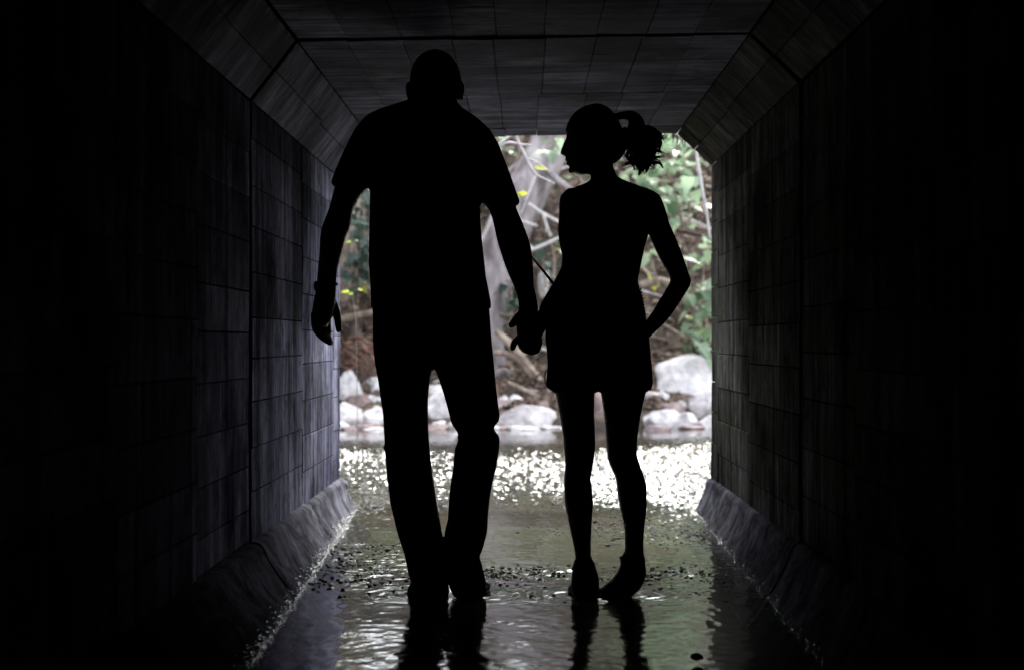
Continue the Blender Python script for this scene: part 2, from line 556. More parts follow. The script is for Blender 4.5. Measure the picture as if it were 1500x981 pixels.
SECT = [(-0.918, 0.163), (-0.918, 1.659), (-0.765, 1.858), (0.75, 1.882), (0.918, 1.723), (0.918, 0.163)]
YB = [DE, 9.5, 8.2, 6.68, 5.61, 4.5, 3.2]
ROWS = [10, 2, 9, 2, 10]
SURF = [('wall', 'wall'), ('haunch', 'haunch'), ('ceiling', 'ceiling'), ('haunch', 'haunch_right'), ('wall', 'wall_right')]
SLABL = ['left side wall of the tunnel', 'left sloping upper corner of the tunnel', 'flat roof of the tunnel', 'right sloping upper corner of the tunnel', 'right side wall of the tunnel']
for si, (name, mk) in enumerate(SURF):
    a, b = Vector((SECT[si][0], 0, SECT[si][1])), Vector((SECT[si + 1][0], 0, SECT[si + 1][1]))
    V = (b - a); L = V.length; V.normalize()
    U = Vector((0, 1, 0))
    N = V.cross(U) if False else U.cross(V)
    if N.dot(Vector((0, 0, 1.0)) - (a + b) / 2) < 0:
        N = -N
    mb = MB()

    def slab(y0, y1, n0, n1, ext):
        bq = len(mb.v)
        for y in (y0, y1):
            for n_ in (n0, n1):
                for s_ in (-ext, L + ext):
                    p = a + V * s_ + N * n_
                    mb.v.append((p.x, y, p.z))
        for q in ((0, 1, 3, 2), (4, 6, 7, 5), (0, 4, 5, 1), (2, 3, 7, 6), (0, 2, 6, 4), (1, 5, 7, 3)):
            mb.f.append(tuple(bq + i for i in q))
    slab(3.2, DE - 0.004, -0.032, -0.26, 0.12)
    slab(-12, 3.2, -0.004, -0.26, 0.12)
    root = part(name, mb.mesh(name), M['backing'], culvert)
    root['label'] = SLABL[si]
    n = ROWS[si]
    cuts = [L * i / n for i in range(n + 1)]
    if si == 2:
        cuts = [0] + [L * (i / n) + random.uniform(-0.02, 0.02) for i in range(1, n)] + [L]
    for ci in range(len(YB) - 1):
        y1, y0 = YB[ci], YB[ci + 1]
        big = 0.011 if abs(y1 - 6.68) < .01 else 0.0025
        big0 = 0.011 if abs(y0 - 6.68) < .01 else 0.0025
        cc = list(cuts)
        for i in range(1, n):
            cc[i] += random.uniform(-0.010, 0.010) + (0.03 * ((ci * 7) % 3 - 1) if si in (0, 4) else 0)
        off_col = -0.007 if y1 <= 6.7 else 0.0
        splits = [(y0, y1)]
        for r in range(n):
            g = 0.0019 if si in (0, 4) else 0.0010
            segs = [(y0 + big0, y1 - big)]
            if si == 2 and ci == 1:
                m_ = 8.8
                segs = [(y0 + big0, m_ - 0.002), (m_ + 0.002, y1 - big)]
            elif si == 2 and ci == 0:
                segs = [(y0 + big0, y1)]
            elif ci == 0:
                segs = [(y0 + 0.006, y1)]
            elif y1 - y0 > 1 and random.random() < 0.12:
                m_ = random.uniform(y0 + 0.3, y1 - 0.3)
                segs = [(y0 + big0, m_ - 0.0015), (m_ + 0.0015, y1 - big)]
            for (s0, s1) in segs:
                pm = MB()
                lift = random.uniform(-0.0025, 0.001) + off_col
                tl = random.uniform(-0.0018, 0.0018)
                ch = 0.0022
                quad = [(s0, cc[r] + g), (s1, cc[r] + g), (s1, cc[r + 1] - g), (s0, cc[r + 1] - g)]
                inn = [(s0 + ch, cc[r] + g + ch), (s1 - ch, cc[r] + g + ch), (s1 - ch, cc[r + 1] - g - ch), (s0 + ch, cc[r + 1] - g - ch)]

                def P(y, s_, n_):
                    p = a + V * s_ + N * n_
                    return (p.x, y, p.z)
                for lvl, qq in ((-0.030, quad), (lift - ch * 0.8, quad), (lift, inn)):
                    for (y, s_) in qq:
                        pm.v.append(P(y, s_, lvl + (tl if lvl > -0.02 and s_ > (cc[r] + cc[r + 1]) / 2 else 0)))
                pm.f += [(0, 1, 2, 3), (8, 9, 10, 11)]
                for b0 in (0, 4):
                    for j in range(4):
                        j2 = (j + 1) % 4
                        pm.f.append((b0 + j, b0 + j2, b0 + 4 + j2, b0 + 4 + j))
                me = pm.mesh('panel')
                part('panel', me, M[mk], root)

# kerb-like fillets along both foot edges, cast in lengths
for sgn in (-1, 1):
    for y0, y1 in ((8.35, DE + 0.03), (6.70, 8.33), (5.2, 6.66), (3.6, 5.18), (-12, 3.58)):
        prof = smooth_path([(0.935, 0.185, 0), (0.905, 0.178, 0), (0.893, 0.150, 0), (0.868, 0.085, 0), (0.836, 0.02, 0), (0.79, -0.06, 0), (0.74, -0.13, 0)], 5)[:, :2]
        ny = max(6, int((min(y1, 99) - max(y0, 2)) / 0.025))
        yy = np.linspace(y0, y1, ny)
        A, B = np.meshgrid(np.arange(len(prof)), yy)
        px_ = prof[A, 0]; pz_ = prof[A, 1]
        d = 0.0012 * fbm(B * 4, A * 0.2, 4, 40 + sgn) + 0.0007 * fbm(B * 24, A * 1.1, 3, 50 + sgn)
        lip = 0.004 * np.exp(-((A - 8) / 2.0) ** 2) * (0.5 + vnoise(B * 6, A * 0.3, 77))
        edge = np.clip(np.minimum(B - y0, y1 - B) / 0.03, 0, 1)
        d = d + lip - 0.006 * (1 - edge)
        grow = 1 + (0.75 if sgn < 0 else 0.22) * np.clip((DE - B) / 4.6, 0, 1.2)
        px_ = 0.935 - (0.935 - px_) * grow
        Xk = sgn * (px_ - d * 0.85); Zk = pz_ + d * 0.5
        me = grid_mesh('kerb', Xk, B, Zk)
        if sgn > 0:
            me.flip_normals()
        o = part('kerb', me, M['kerb'], culvert)
        # solid core behind the skin
mbf = MB().box(-0.95, 0.95, -12, DE + 0.4, -0.35, -0.10)
part('floor', mbf.mesh('floor'), M['bed'], culvert)['label'] = 'mossy concrete floor under shallow water'
mbg = MB().box(-1.25, -0.925, -12.2, DE - 0.01, -0.5, 0.19).box(0.925, 1.25, -12.2, DE - 0.01, -0.5, 0.19)
part('footing', mbg.mesh('footing'), M['backing'], culvert)
mbe = MB().box(-1.3, 1.3, -12.3, -12.0, -0.4, 2.2)  # unseen cap added behind the camera to keep outside light out
part('added_end_cap', mbe.mesh('added_end_cap'), M['backing'], culvert)
# headwall and earth above, outside
mbh = MB().box(-7, -1.15, DE - 0.4, DE - 0.02, -0.5, 2.75).box(1.15, 7, DE - 0.4, DE - 0.02, -0.5, 2.75).box(-1.15, 1.15, DE - 0.4, DE - 0.02, 2.10, 2.75)
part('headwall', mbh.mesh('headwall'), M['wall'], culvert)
xs2 = np.linspace(-30, 30, 60); ys2 = np.linspace(-40, DE - 0.1, 60)
X, Y = np.meshgrid(xs2, ys2)
emb = link('embankment', grid_mesh('embankment', X, Y, 2.6 + 0.06 * np.clip(DE - Y, 0, 8) + 0.1 * fbm(X, Y, 3, 60)), M['soil'])
tag(emb, 'earth embankment over the tunnel', 'ground', kind='structure')

# ------------------------------------------------------------------ people
PXM = DP / F          # metres per photo pixel at the people


def rows_interp(rows, step=3.0):
    R = np.array(rows, float)
    n = max(4, int((R[-1, 0] - R[0, 0]) / step))
    y = np.linspace(R[0, 0], R[-1, 0], n)
    out = np.stack([y] + [np.interp(y, R[:, 0], R[:, i]) for i in range(1, 5)], 1)
    sm = out.copy()
    for _ in range(1):
        sm[1:-1, 1:] = 0.25 * out[:-2, 1:] + 0.5 * out[1:-1, 1:] + 0.25 * out[2:, 1:]
    return sm


def loft(mb, rows, D=DP, inset=0.0, dscale=1.0, n=28, step=3.0, e=2.25, fold=0.0, seed=0):
    """rows (y px, left px, right px, half depth m, depth offset m)"""
    R = rows_interp([tuple(r) + (0.0,) * (5 - len(r)) for r in rows], step)
    rings = []
    for y, xl, xr, hd, do in R:
        cx, hw = (xl + xr) / 2, max(0.4, (xr - xl) / 2 - inset)
        hd = max(0.002, hd * dscale)
        ring = []
        for j in range(n):
            t = 2 * math.pi * j / n
            c_, s_ = math.cos(t), math.sin(t)
            ux = math.copysign(abs(c_) ** (2 / e), c_)
            uy = math.copysign(abs(s_) ** (2 / e), s_)
            w = 0
            if fold:
                w = fold * mnoise.noise(Vector((c_ * 1.5 + seed, s_ * 1.5, y * 0.035)))
            wx, wy, wz = W(cx + ux * hw, y, D)
            ring.append((wx, wy + do + uy * (hd + w), wz))
        rings.append(ring)
    mb.rings(rings)
    return mb


def tube(mb, pts, n=10, per=5, D=DP):
    """pts (px, py, depth offset m, radius px)"""
    S = smooth_path(pts, per)
    P = []
    for p in S:
        x, y, z = W(p[0], p[1], D)
        P.append((x, y + p[2], z))
    mb.rings(tube_rings(P, [max(0.0006, p[3] * PXM) for p in S], n))
    return mb


def blob(mb, px, py, do, rx, ry, rd, D=DP, n=14):
    """ellipsoid: radii in px (rx, ry) and metres (rd)"""
    x, y, z = W(px, py, D)
    rings = []
    for i in range(1, 9):
        a = math.pi * i / 9
        rings.append([(x + rx * PXM * math.sin(a) * math.cos(2 * math.pi * j / n), y + do + rd * math.sin(a) * math.sin(2 * math.pi * j / n), z + ry * PXM * math.cos(a)) for j in range(n)])
    mb.rings(rings)
    return mb


def solid(name, mb, mat, parent=None, voxel=0.005, smooth_it=6):
    """one continuous skin around overlapping lofts"""
    me = mb.mesh(name)
    bm = bmesh.new(); bm.from_mesh(me)
    bmesh.ops.recalc_face_normals(bm, faces=bm.faces[:])
    bm.to_mesh(me); bm.free()
    o = link(name, me, mat, parent)
    md = o.modifiers.new('skin', 'REMESH')
    md.mode = 'VOXEL'; md.voxel_size = voxel; md.use_smooth_shade = True
    sm = o.modifiers.new('relax', 'SMOOTH'); sm.factor = 0.5; sm.iterations = smooth_it
    return o


def shoe(name, px, py, yaw, length, width, height, parent, rows):
    """foot-shaped last (toe turned by yaw from straight ahead) plus the heel and ankle counter given as rows"""
    bx_, by_, bz_ = W(px, py, DP)
    secs = [(0.00, .22, .60), (0.02, .48, .86), (0.06, .70, .99), (0.14, .80, 1.0), (0.28, .78, .95), (0.42, .82, .72), (0.58, .95, .56), (0.74, 1.0, .46), (0.88, .85, .38), (0.97, .50, .28), (1.0, .25, .16)]
    S = smooth_path(secs, 3)
    mb = MB(); rings = []; soles = []
    ca, sa = math.cos(yaw), math.sin(yaw)
    for t, w, h in S:
        ring = []; sr = []
        for j in range(16):
            a = 2 * math.pi * j / 16
            lx = math.cos(a) * w * width / 2
            lz = (math.sin(a) * 0.5 + 0.5) * h * height
            ly = t * length - 0.03
            ring.append((bx_ + lx * ca - ly * sa, by_ + lx * sa + ly * ca, bz_ + lz))
            zz = 0.018 if math.sin(a) > 0 else -0.004
            sr.append((bx_ + lx * 1.0 * ca - ly * sa, by_ + lx * 1.0 * sa + ly * ca, bz_ + zz))
        rings.append(ring); soles.append(sr)
    mb.rings(rings)
    loft(mb, rows, n=20)
    o = solid(name, mb, M['shoe'], parent, 0.005, 2)
    MB().rings(soles).build('sole', M['shoe'], o)
    return o


# ---- the man -----------------------------------------------------------
shirt_rows = [(146, 600, 669, .065, .0), (152, 583, 671, .08, .0), (159, 560, 678, .095, .0), (165, 545, 686, .105, 0), (170, 536, 694, .11, 0), (180, 530, 706, .118, 0),
              (200, 532, 714, .125, 0), (225, 538, 709, .128, 0), (250, 541, 705, .13, 0), (275, 542, 703, .13, 0), (295, 541.5, 704, .13, 0), (320, 541, 703.6, .13, 0.005),
              (350, 540, 706, .13, 0.01), (381, 539.4, 709.5, .13, 0.01), (405, 541, 712, .13, 0.01), (430, 542.5, 717, .125, 0.005), (446, 543, 720, .125, 0), (453, 544, 719.5, .123, 0)]
lsleeve = [(160, 556, 610, .06), (172, 534, 600, .08), (190, 519.5, 590, .088), (223, 503, 572, .088), (250, 491.5, 553, .086), (268, 484.5, 546, .082), (273, 487, 543, .08), (276, 495, 541, .075)]
rsleeve = [(160, 650, 679, .06), (172, 650, 698, .08), (190, 655, 718, .088), (211, 672, 730.5, .088), (251, 690, 746, .086), (285, 702, 758, .083), (298, 706, 762.8, .08), (302, 714, 757, .074)]
larm = [(175, 545, 590, .05), (200, 525, 572, .055), (240, 505, 548, .055), (274, 490.5, 541, .055), (291, 486, 525.6, .052), (309, 481, 516.5, .048), (334, 471, 512.5, .046), (350, 469, 505.7, .045),
        (372, 467.5, 499.6, .043, .01), (396, 465, 493.5, .036, .015), (410, 463.5, 492, .031, .018), (421, 463.5, 491.5, .029, .02), (432, 460, 491.5, .032, .022), (446, 457.3, 490, .040, .024), (460, 455.5, 487, .044, .026), (470, 456, 483, .042, .026), (478, 459, 478, .036, .026)]
rarm = [(180, 660, 705, .05), (205, 678, 722, .055), (250, 698, 740, .055), (295, 706, 754, .055), (309, 716.7, 758, .052), (320, 721, 763, .05), (338, 725, 770, .048), (350, 727.5, 774.5, .046),
        (363, 731, 778, .045), (375, 735, 779.7, .044), (390, 740, 781, .042), (405, 746, 781.7, .038), (418, 752, 782, .034), (436, 758, 786, .031), (448, 760, 788, .031), (460, 758.5, 789, .034, .0), (475, 756, 788, .036, .0), (490, 757, 784, .034, 0), (500, 761, 780, .028, 0)]
lleg = [(495, 546, 640, .11), (528, 548.6, 634.5, .10), (558, 554, 629.6, .098), (580, 557, 627.3, .094), (606, 561, 627, .088), (635, 562.5, 628, .083), (661, 564, 629.7, .08), (701, 567, 634.5, .078), (737, 571.6, 640, .074),
        (780, 582, 648, .07), (814, 593, 652, .066), (838, 597.6, 655, .066), (852, 602, 656, .066), (858, 604, 655, .064)]
rleg = [(495, 628, 720, .11), (531, 633.5, 723.5, .10, .01), (558, 643.4, 726, .098, .02), (583, 651, 728.5, .094, .03), (609, 657.7, 732, .09, .04), (618, 659.5, 731, .088, .045), (626, 663, 722, .082, .045), (631, 668.5, 724, .082, .045),
        (637, 670.5, 730.6, .085, .04), (645, 670.5, 732, .086, .035), (658, 665.5, 731.3, .085, .02), (682, 664, 727.6, .082, .0), (707, 660, 721.5, .078, -.02), (731, 658, 717.5, .074, -.03), (759, 656.5, 715, .07, -.035), (777, 652, 714.4, .068, -.04),
        (802, 650, 707.7, .064, -.045), (812.5, 650, 702.5, .062, -.045), (822, 651, 706, .066, -.045), (838, 654, 710, .07, -.045), (852, 658, 713, .072, -.04), (862, 660, 711, .07, -.04)]
head = [(71.5, 633, 642, .02, .03), (73, 626, 648, .04, .03), (76, 619.5, 655, .058, .03), (80, 614.5, 659.5, .07, .03), (86, 609.5, 664.3, .083, .03), (92, 605.5, 668.5, .09, .03), (98, 602.5, 671.5, .096, .03), (110, 600, 675, .102, .03), (122, 599.3, 675.5, .103, .03),
        (134, 600, 674.5, .098, .03), (143, 600.5, 672, .09, .025), (149, 601, 669.5, .08, .02), (158, 602, 668, .07, .01), (170, 598, 672, .068, 0), (185, 590, 680, .07, 0)]
mb = MB()
loft(mb, head)
loft(mb, shirt_rows[2:], inset=9, dscale=0.82)
loft(mb, [(425, 552, 712, .11), (470, 553, 713, .115), (515, 555, 712, .115), (535, 556, 712, .10)])
loft(mb, larm); loft(mb, rarm)
loft(mb, lleg, inset=7, dscale=0.85); loft(mb, rleg, inset=7, dscale=0.85)
loft(mb, [(845, 615, 645, .035), (876, 612, 648, .045, .01)]); loft(mb, [(805, 663, 695, .035, -.045), (868, 666, 700, .045, -.03)])
# ears, brow, nose, chin
for ex, s_ in ((597.3, -1), (676.2, 1)):
    tube(mb, [(ex + s_ * 0.2, 122.5, .025, 3.2), (ex + s_ * .5, 128, .016, 3.7), (ex, 136, .02, 3.3), (ex - s_ * 1.2, 144, .03, 2.8)], n=8, per=3)
tube(mb, [(637, 112, .128, 4), (637, 122, .142, 5), (637, 128, .152, 6.5)], n=8, per=3)
blob(mb, 637, 146, .095, 17, 9, .03)
blob(mb, 637, 137, .118, 12, 2.2, .012); blob(mb, 637, 133.5, .119, 11, 2.0, .012)
for ex in (624, 650):
    blob(mb, ex, 117, .118, 6, 4, .01)
# left hand: four half-curled fingers side by side, thumb in front
for q in ([(460, 460, .000, 5.4), (461.5, 480, .000, 5.2), (471, 493.5, .004, 4.9), (483.5, 502.5, .006, 4.0)], [(466, 462, .022, 5.6), (467, 481, .022, 5.4), (474.5, 493, .024, 5.0), (484, 500.5, .026, 4.0)],
          [(472, 463, .044, 5.6), (472.5, 480, .044, 5.3), (476.5, 489.5, .046, 4.8), (481, 496, .046, 3.9)], [(477, 463, .064, 5.4), (477.5, 477, .064, 5.0), (478.5, 484, .064, 4.4), (479.5, 489.5, .064, 3.6)]):
    tube(mb, q, n=10, per=4)
tube(mb, [(483, 438, .045, 7), (489.5, 454, .058, 6.2), (492, 469, .062, 5.6), (493.6, 483, .062, 4.6)], n=10, per=4)
blob(mb, 775, 502, 0, 17, 17, .034)
# right hand closing round the woman's hand
for i, (d, ln) in enumerate(((.036, .95), (.014, 1.0), (-.008, 1.0), (-.028, .88))):
    q = [(764, 488, d * 0.8, 4.7), (766.5, 506, d, 5.2), (774, 514.0, d, 5.2), (785, 513.5, d, 5.2), (789.5, 504, d, 5.0), (790.5, 497 + 4 * (1 - ln), d, 4.4)]
    tube(mb, q, n=10, per=4)
tube(mb, [(764, 460, -.025, 7), (757, 467, -.045, 6.4), (753, 472.5, -.056, 6.0), (749.5, 476, -.06, 5.2)], n=10, per=4)
man = solid('person', mb, M['skin'], None, 0.0042, 2)
tag(man, 'tall man in t-shirt and long trousers walking away, seen as a black silhouette', 'person')
mb = MB(); loft(mb, shirt_rows, fold=.006, seed=3); loft(mb, lsleeve, fold=.005, seed=5); loft(mb, rsleeve, fold=.005, seed=8)
solid('t_shirt', mb, M['tshirt'], man, 0.006, 2)
mb = MB()
loft(mb, [(428, 545, 715, .118), (450, 545.5, 717, .12), (503, 546, 720.7, .122), (520, 547.5, 722, .118), (530, 549, 723, .10)], fold=.004)
loft(mb, lleg, fold=.006, seed=11); loft(mb, rleg, fold=.006, seed=15)
# folds behind the bent knee and at the hems
for (x0, x1, y, d) in ((560, 628, 655, -.07), (566, 634, 690, -.07), (668, 730, 640, -.055), (664, 727, 668, -.075), (598, 652, 832, -.06), (594, 650, 815, -.06), (655, 708, 790, -.1)):
    tube(mb, [(x0 + 4, y, d + .05, 3), ((x0 + x1) / 2, y + 5, d, 4), (x1 - 4, y + 1, d + .05, 3)], n=8, per=4)
solid('trousers', mb, M['denim'], man, 0.006, 2)
shoe('shoe', 627, 880, math.radians(7), .29, .115, .09, man, [(846, 603, 656, .06, .0), (856, 600, 657, .07, .01), (863, 596.5, 658, .075, .02), (872, 594.5, 658, .08, .02), (879, 598, 655, .075, .02), (883, 606, 648, .06, .02)])
shoe('shoe', 688, 877, math.radians(-5), .29, .105, .10, man, [(846, 660, 711, .06, -.04), (856, 661, 714, .07, -.03), (864, 661, 714, .075, -.02), (870, 663, 712, .075, -.01), (876, 670, 703, .065, 0), (879, 677, 695, .05, 0)])
# watch on the left wrist
mb = MB()
wx, wy, wz = W(477, 418, DP)
for zz in (0,):
    ring_pts = [(wx + 15.2 * PXM * math.cos(a), wy + .02 + .034 * math.sin(a), wz + 0.004 * math.cos(a)) for a in np.linspace(0, 2 * math.pi, 25)]
    mb.rings(tube_rings(ring_pts, [0.0058] * 25, 8, False))
blob(mb, 461.5, 419, .02, 3.0, 8, .018)
mb.build('wristwatch', M['shoe'], man)

# ---- the woman -----------------------------------------------------------
wtorso = [(246, 864, 901, .050, 0), (256, 863.3, 904, .05, 0), (262, 863.5, 909.5, .052, 0), (266, 862, 921, .06, 0), (270, 853.5, 931, .068, 0), (274, 840, 942, .072, 0), (280, 829, 953, .078, 0), (287, 824, 958, .082, 0), (300, 822, 957, .088, .0),
          (325, 822, 953, .098, .01), (347, 821, 949.5, .098, .012), (362, 823, 944.6, .095, .01), (384, 826, 940, .088, 0), (405, 825, 935.7, .086, 0), (411, 823, 934, .087, 0), (425, 817, 938, .09, 0), (443, 809, 942.6, .097, -.005), (468, 804.5, 946, .105, -.01),
          (483, 799.5, 949.5, .108, -.012), (500, 799.5, 951, .108, -.012), (520, 802, 952, .102, -.01), (545, 806, 950, .095, -.005)]
wl_leg = [(520, 804, 880, .085), (555, 808, 873, .082), (577, 814, 871, .08), (594, 817.3, 870.7, .078), (608, 820, 870.5, .076), (622, 822, 871.2, .072), (640, 825, 872, .066), (657, 826, 872, .060), (680, 828, 868.6, .055, -.003), (698, 826.3, 865, .054, -.008),
          (710, 825.7, 866.5, .056, -.012), (735, 826.7, 868.8, .056, -.012), (762, 832, 867, .048, -.008), (796, 839.5, 865.5, .036, 0), (815, 843, 865.5, .032, 0), (832, 842, 867, .034, 0), (860, 841, 871, .04, .01)]
wr_leg = [(520, 872, 953, .085), (555, 877, 950, .082), (573, 879.5, 947, .08), (588, 882, 942.6, .078), (611, 885.3, 938, .074), (640, 887.6, 934, .068), (655, 888.6, 933, .062), (672, 890, 934, .058), (683, 894, 938, .056, -.004), (698, 901.5, 943.6, .056, -.01),
          (713, 903.3, 947, .058, -.014), (722, 904, 947.3, .058, -.016), (744, 908, 947, .056, -.016), (771, 914, 943.5, .047, -.012), (796, 915.5, 942, .037, -.006), (811, 914.5, 943, .034, -.004), (830, 908, 944, .036, 0), (858, 898, 938, .04, 0)]
wlarm = [(276, 832, 856, .03), (287, 820.5, 855, .042), (300, 819, 853, .043), (313, 818.8, 851, .042), (338, 817, 848, .04), (356, 819, 848, .038), (375, 823.5, 850, .037, .0), (390, 822.5, 848, .036, .0), (399, 818.5, 843, .035, .005), (415, 810, 836, .033, .01), (430, 800.5, 829, .031, .012), (445, 791.5, 821, .029, .012), (458, 788, 813, .027, .01), (470, 784, 806.5, .026, .006), (480, 779, 800, .028, .004), (492, 774, 795, .028, .002), (500, 773, 790, .022, 0)]
wrarm = [(274, 922, 943, .03), (279, 926, 955, .038), (283, 930, 963.5, .042), (289, 938, 968, .045), (297, 944, 971.5, .045), (307, 946, 975, .044), (329, 949, 981, .042), (347, 951.3, 989, .04, -.01), (368, 960, 997, .039, -.02), (387, 969, 1003.5, .037, -.03), (398, 975.5, 1006.5, .037, -.035), (407, 980, 1009.5, .037, -.04), (411, 981, 1011, .036, -.042),
         (416, 979, 1011, .036, -.045), (425, 973, 1006, .035, -.05), (437, 965.5, 998, .034, -.06), (455, 954.5, 986, .032, -.07), (468, 946, 976, .030, -.078), (480, 938, 964.5, .027, -.085), (492, 928, 951, .025, -.092), (502, 920, 941, .024, -.098), (512, 914, 930, .018, -.103)]
whead = [(158, 855, 888, .04, 0), (164, 846, 897, .055, 0), (172, 839, 904, .065, 0), (182, 833.5, 909, .071, 0), (195, 830, 912, .074, 0), (204, 829, 913, .074, 0), (212, 829.5, 913, .072, 0), (220, 829, 911, .069, 0), (228, 829.5, 908, .065, 0), (236, 831.5, 903, .060, 0), (244, 834, 897, .054, 0), (250, 835, 888, .048, 0), (254, 838, 870, .04, 0), (256, 846, 864, .03, 0)]
mb = MB()
loft(mb, whead, e=2.0); loft(mb, wtorso, inset=1.5, dscale=0.96)
loft(mb, wl_leg); loft(mb, wr_leg); loft(mb, wlarm); loft(mb, wrarm)
# nose, lips, chin, brow, ear, eyes
tube(mb, [(829.5, 206, 0, 2.2), (827.3, 212, 0, 2.6), (824.8, 219, 0, 2.8), (823.6, 224.3, 0, 2.9)], n=10, per=4)
blob(mb, 827.5, 223, 0, 3.5, 5, .008); blob(mb, 826.5, 226, .007, 3, 2.6, .008); blob(mb, 826.5, 226, -.007, 3, 2.6, .008)
blob(mb, 829.8, 233.6, 0, 2.4, 2.2, .022); blob(mb, 831.6, 240.6, 0, 2.3, 2.4, .02)
blob(mb, 836.5, 250.2, 0, 4, 4.4, .02)
for sg in (-1, 1):
    blob(mb, 831.5, 211, sg * .032, 2.5, 3, .012)
    blob(mb, 872, 214, sg * .072, 4, 8, .008)
# hand holding the man's
tube(mb, [(783, 484, .018, 6), (771, 489, .020, 5.6), (760.5, 495, .016, 5.4), (753.5, 502, .01, 5.2), (751, 509.5, .006, 4.6)], n=10, per=4)
for d, ln in ((.000, 1.0), (-.018, .95), (-.034, .8)):
    tube(mb, [(784, 488, d, 4), (774, 494, d - .004, 3.9), (765, 494, d - .006, 3.7), (761.5, 486 + 3 * (1 - ln), d - .006, 3.2)], n=10, per=4)
tube(mb, [(788, 474, -.02, 4.6), (779, 475, -.034, 4.2), (770, 478, -.04, 3.6)], n=10, per=4)
# hand flat on the back of the hip
for i, a in enumerate((-.28, -.08, .12, .32)):
    ln = (30, 34, 33, 27)[i]
    x0, y0 = 921 - i * 1.5 + i * 3.2, 505 + i * 1.2
    tube(mb, [(x0, y0, -.104, 4.1), (x0 - ln * .45, y0 + ln * (.42 + a * .6), -.112, 3.8), (x0 - ln * .85, y0 + ln * (.75 + a), -.112, 3.2)], n=10, per=4)
tube(mb, [(926, 494, -.1, 4.6), (912, 492, -.115, 4.1), (901, 494, -.116, 3.5)], n=10, per=4)
woman = solid('person', mb, M['skin'], None, 0.0040, 2)
tag(woman, 'woman with a ponytail in shorts, head turned left, seen as a black silhouette', 'person')
mb = MB()
loft(mb, [(288, 832, 950, .088, 0), (300, 824, 953, .092, 0)] + [r for r in wtorso if 320 < r[0] < 470] + [(478, 801, 948.5, .11, -.012)], fold=.002)
for sx in (858, 918):
    tube(mb, [(sx, 279 if sx < 900 else 277, -.02, 4), (sx + 2, 284, -.078, 5), (sx + 4, 298, -.092, 5)], n=8, per=4)
solid('tank_top', mb, M['tshirt'], woman, 0.006, 2)
mb = MB()
loft(mb, [(452, 805.5, 944.5, .108, -.008), (468, 804, 946.3, .112, -.01), (483, 798.6, 950, .115, -.012), (500, 798.6, 951.3, .115, -.012), (520, 801.5, 953, .112, -.01), (540, 802, 954, .10, -.005)], fold=.003)
loft(mb, [(505, 800, 880, .10), (534, 802, 878.5, .10), (552, 800.5, 877, .104), (561, 799.6, 876.5, .108), (568, 801, 875.5, .108), (572, 806, 874.5, .105), (575, 812, 873.5, .1)], fold=.004, seed=2)
loft(mb, [(505, 872, 952, .10), (534, 874, 954.6, .10), (552, 875, 956, .104), (561, 876, 957, .108), (567, 877, 955.5, .108), (571, 878, 951, .105), (575, 879, 946, .1)], fold=.004, seed=6)
shorts = solid('shorts', mb, M['denim'], woman, 0.006, 2)
for loop in ([(801, 541, 0, 1.1), (798.6, 547, 0, 1.1), (798.3, 556, 0, 1.1), (800.5, 564, 0, 1.1), (804, 568, 0, 1.1), (806, 560, 0, 1.1)],
             [(952, 545, 0, 1.1), (954.5, 555, 0, 1.1), (954.5, 565, 0, 1.1), (951.8, 571, 0, 1.1), (949.8, 565, 0, 1.1)]):
    tube(MB(), loop, n=6, per=5)
    mbl = MB(); tube(mbl, loop, n=6, per=5)
    mbl.build('drawstring', M['shoe'], woman)
# ruffled seam on the right of the waist
mbl = MB()
for i in range(9):
    blob(mbl, 938.2 + i * .85, 424 + i * 4.6, -.01, 1.6, 2.0, .02, n=8)
mbl.build('ruffle', M['tshirt'], woman)
# hair: cap and ponytail
hair_rows = [(152.6, 868, 880, .02, 0), (154, 861, 883.5, .035, 0), (157, 853, 891, .05, 0), (160.6, 846.5, 895, .06, 0), (169, 837.8, 901.5, .071, 0), (181, 830.8, 908, .078, 0), (188, 828.7, 912, .081, 0), (195, 827.6, 915, .082, 0), (200, 834, 917, .082, 0),
             (207, 846, 918, .081, 0), (221, 860, 917, .076, 0), (232, 872, 910.5, .066, 0), (240, 884, 901, .05, 0)]
mb = MB(); loft(mb, hair_rows, e=2.0)
hair = solid('hair', mb, M['hair'], woman, 0.0045, 2)
mb = MB()
tube(mb, [(894, 174, 0, 8), (904, 171, 0, 5.6), (913, 169.5, 0, 6.0), (924, 170.5, 0, 8.5), (931, 178, 0, 11.5), (933, 190, 0, 14), (936, 203, 0, 20), (941, 215, 0, 23.5), (943, 226, 0, 18), (941, 236, 0, 9.5), (938, 248, 0, 4), (936, 256, 0, .8)], n=20, per=5)
blob(mb, 922, 204, 0, 11, 17, .035); blob(mb, 915, 200, 0, 7, 14, .03)
random.seed(21)
ends = [((945, 190), (958, 190.5), (966, 197), (970, 205)), ((948, 200), (963, 200), (968, 206), (969, 214)), ((950, 197), (963, 196), (970, 203), (977, 197)), ((946, 215), (960, 222), (967, 223), (973.8, 228)),
        ((946, 226), (958, 230), (966, 229.5), (973, 228.5)), ((940, 232), (944, 242), (943, 250), (935, 258)), ((936, 232), (937, 243), (939, 250), (942, 253)), ((943, 232), (949, 240), (947, 246), (944.5, 251)),
        ((945, 228), (955, 236), (964, 238), (970, 246)), ((934, 230), (927, 235), (920, 239), (911, 242)), ((930, 225), (927, 234), (933, 244), (931, 249)), ((944, 231), (953, 238), (957, 241), (959, 246)),
        ((940, 190), (952, 189), (962, 193), (967, 201)), ((948, 206), (964, 212), (967, 218), (966, 224)), ((920, 222), (917, 226), (918, 231), (922, 235))]
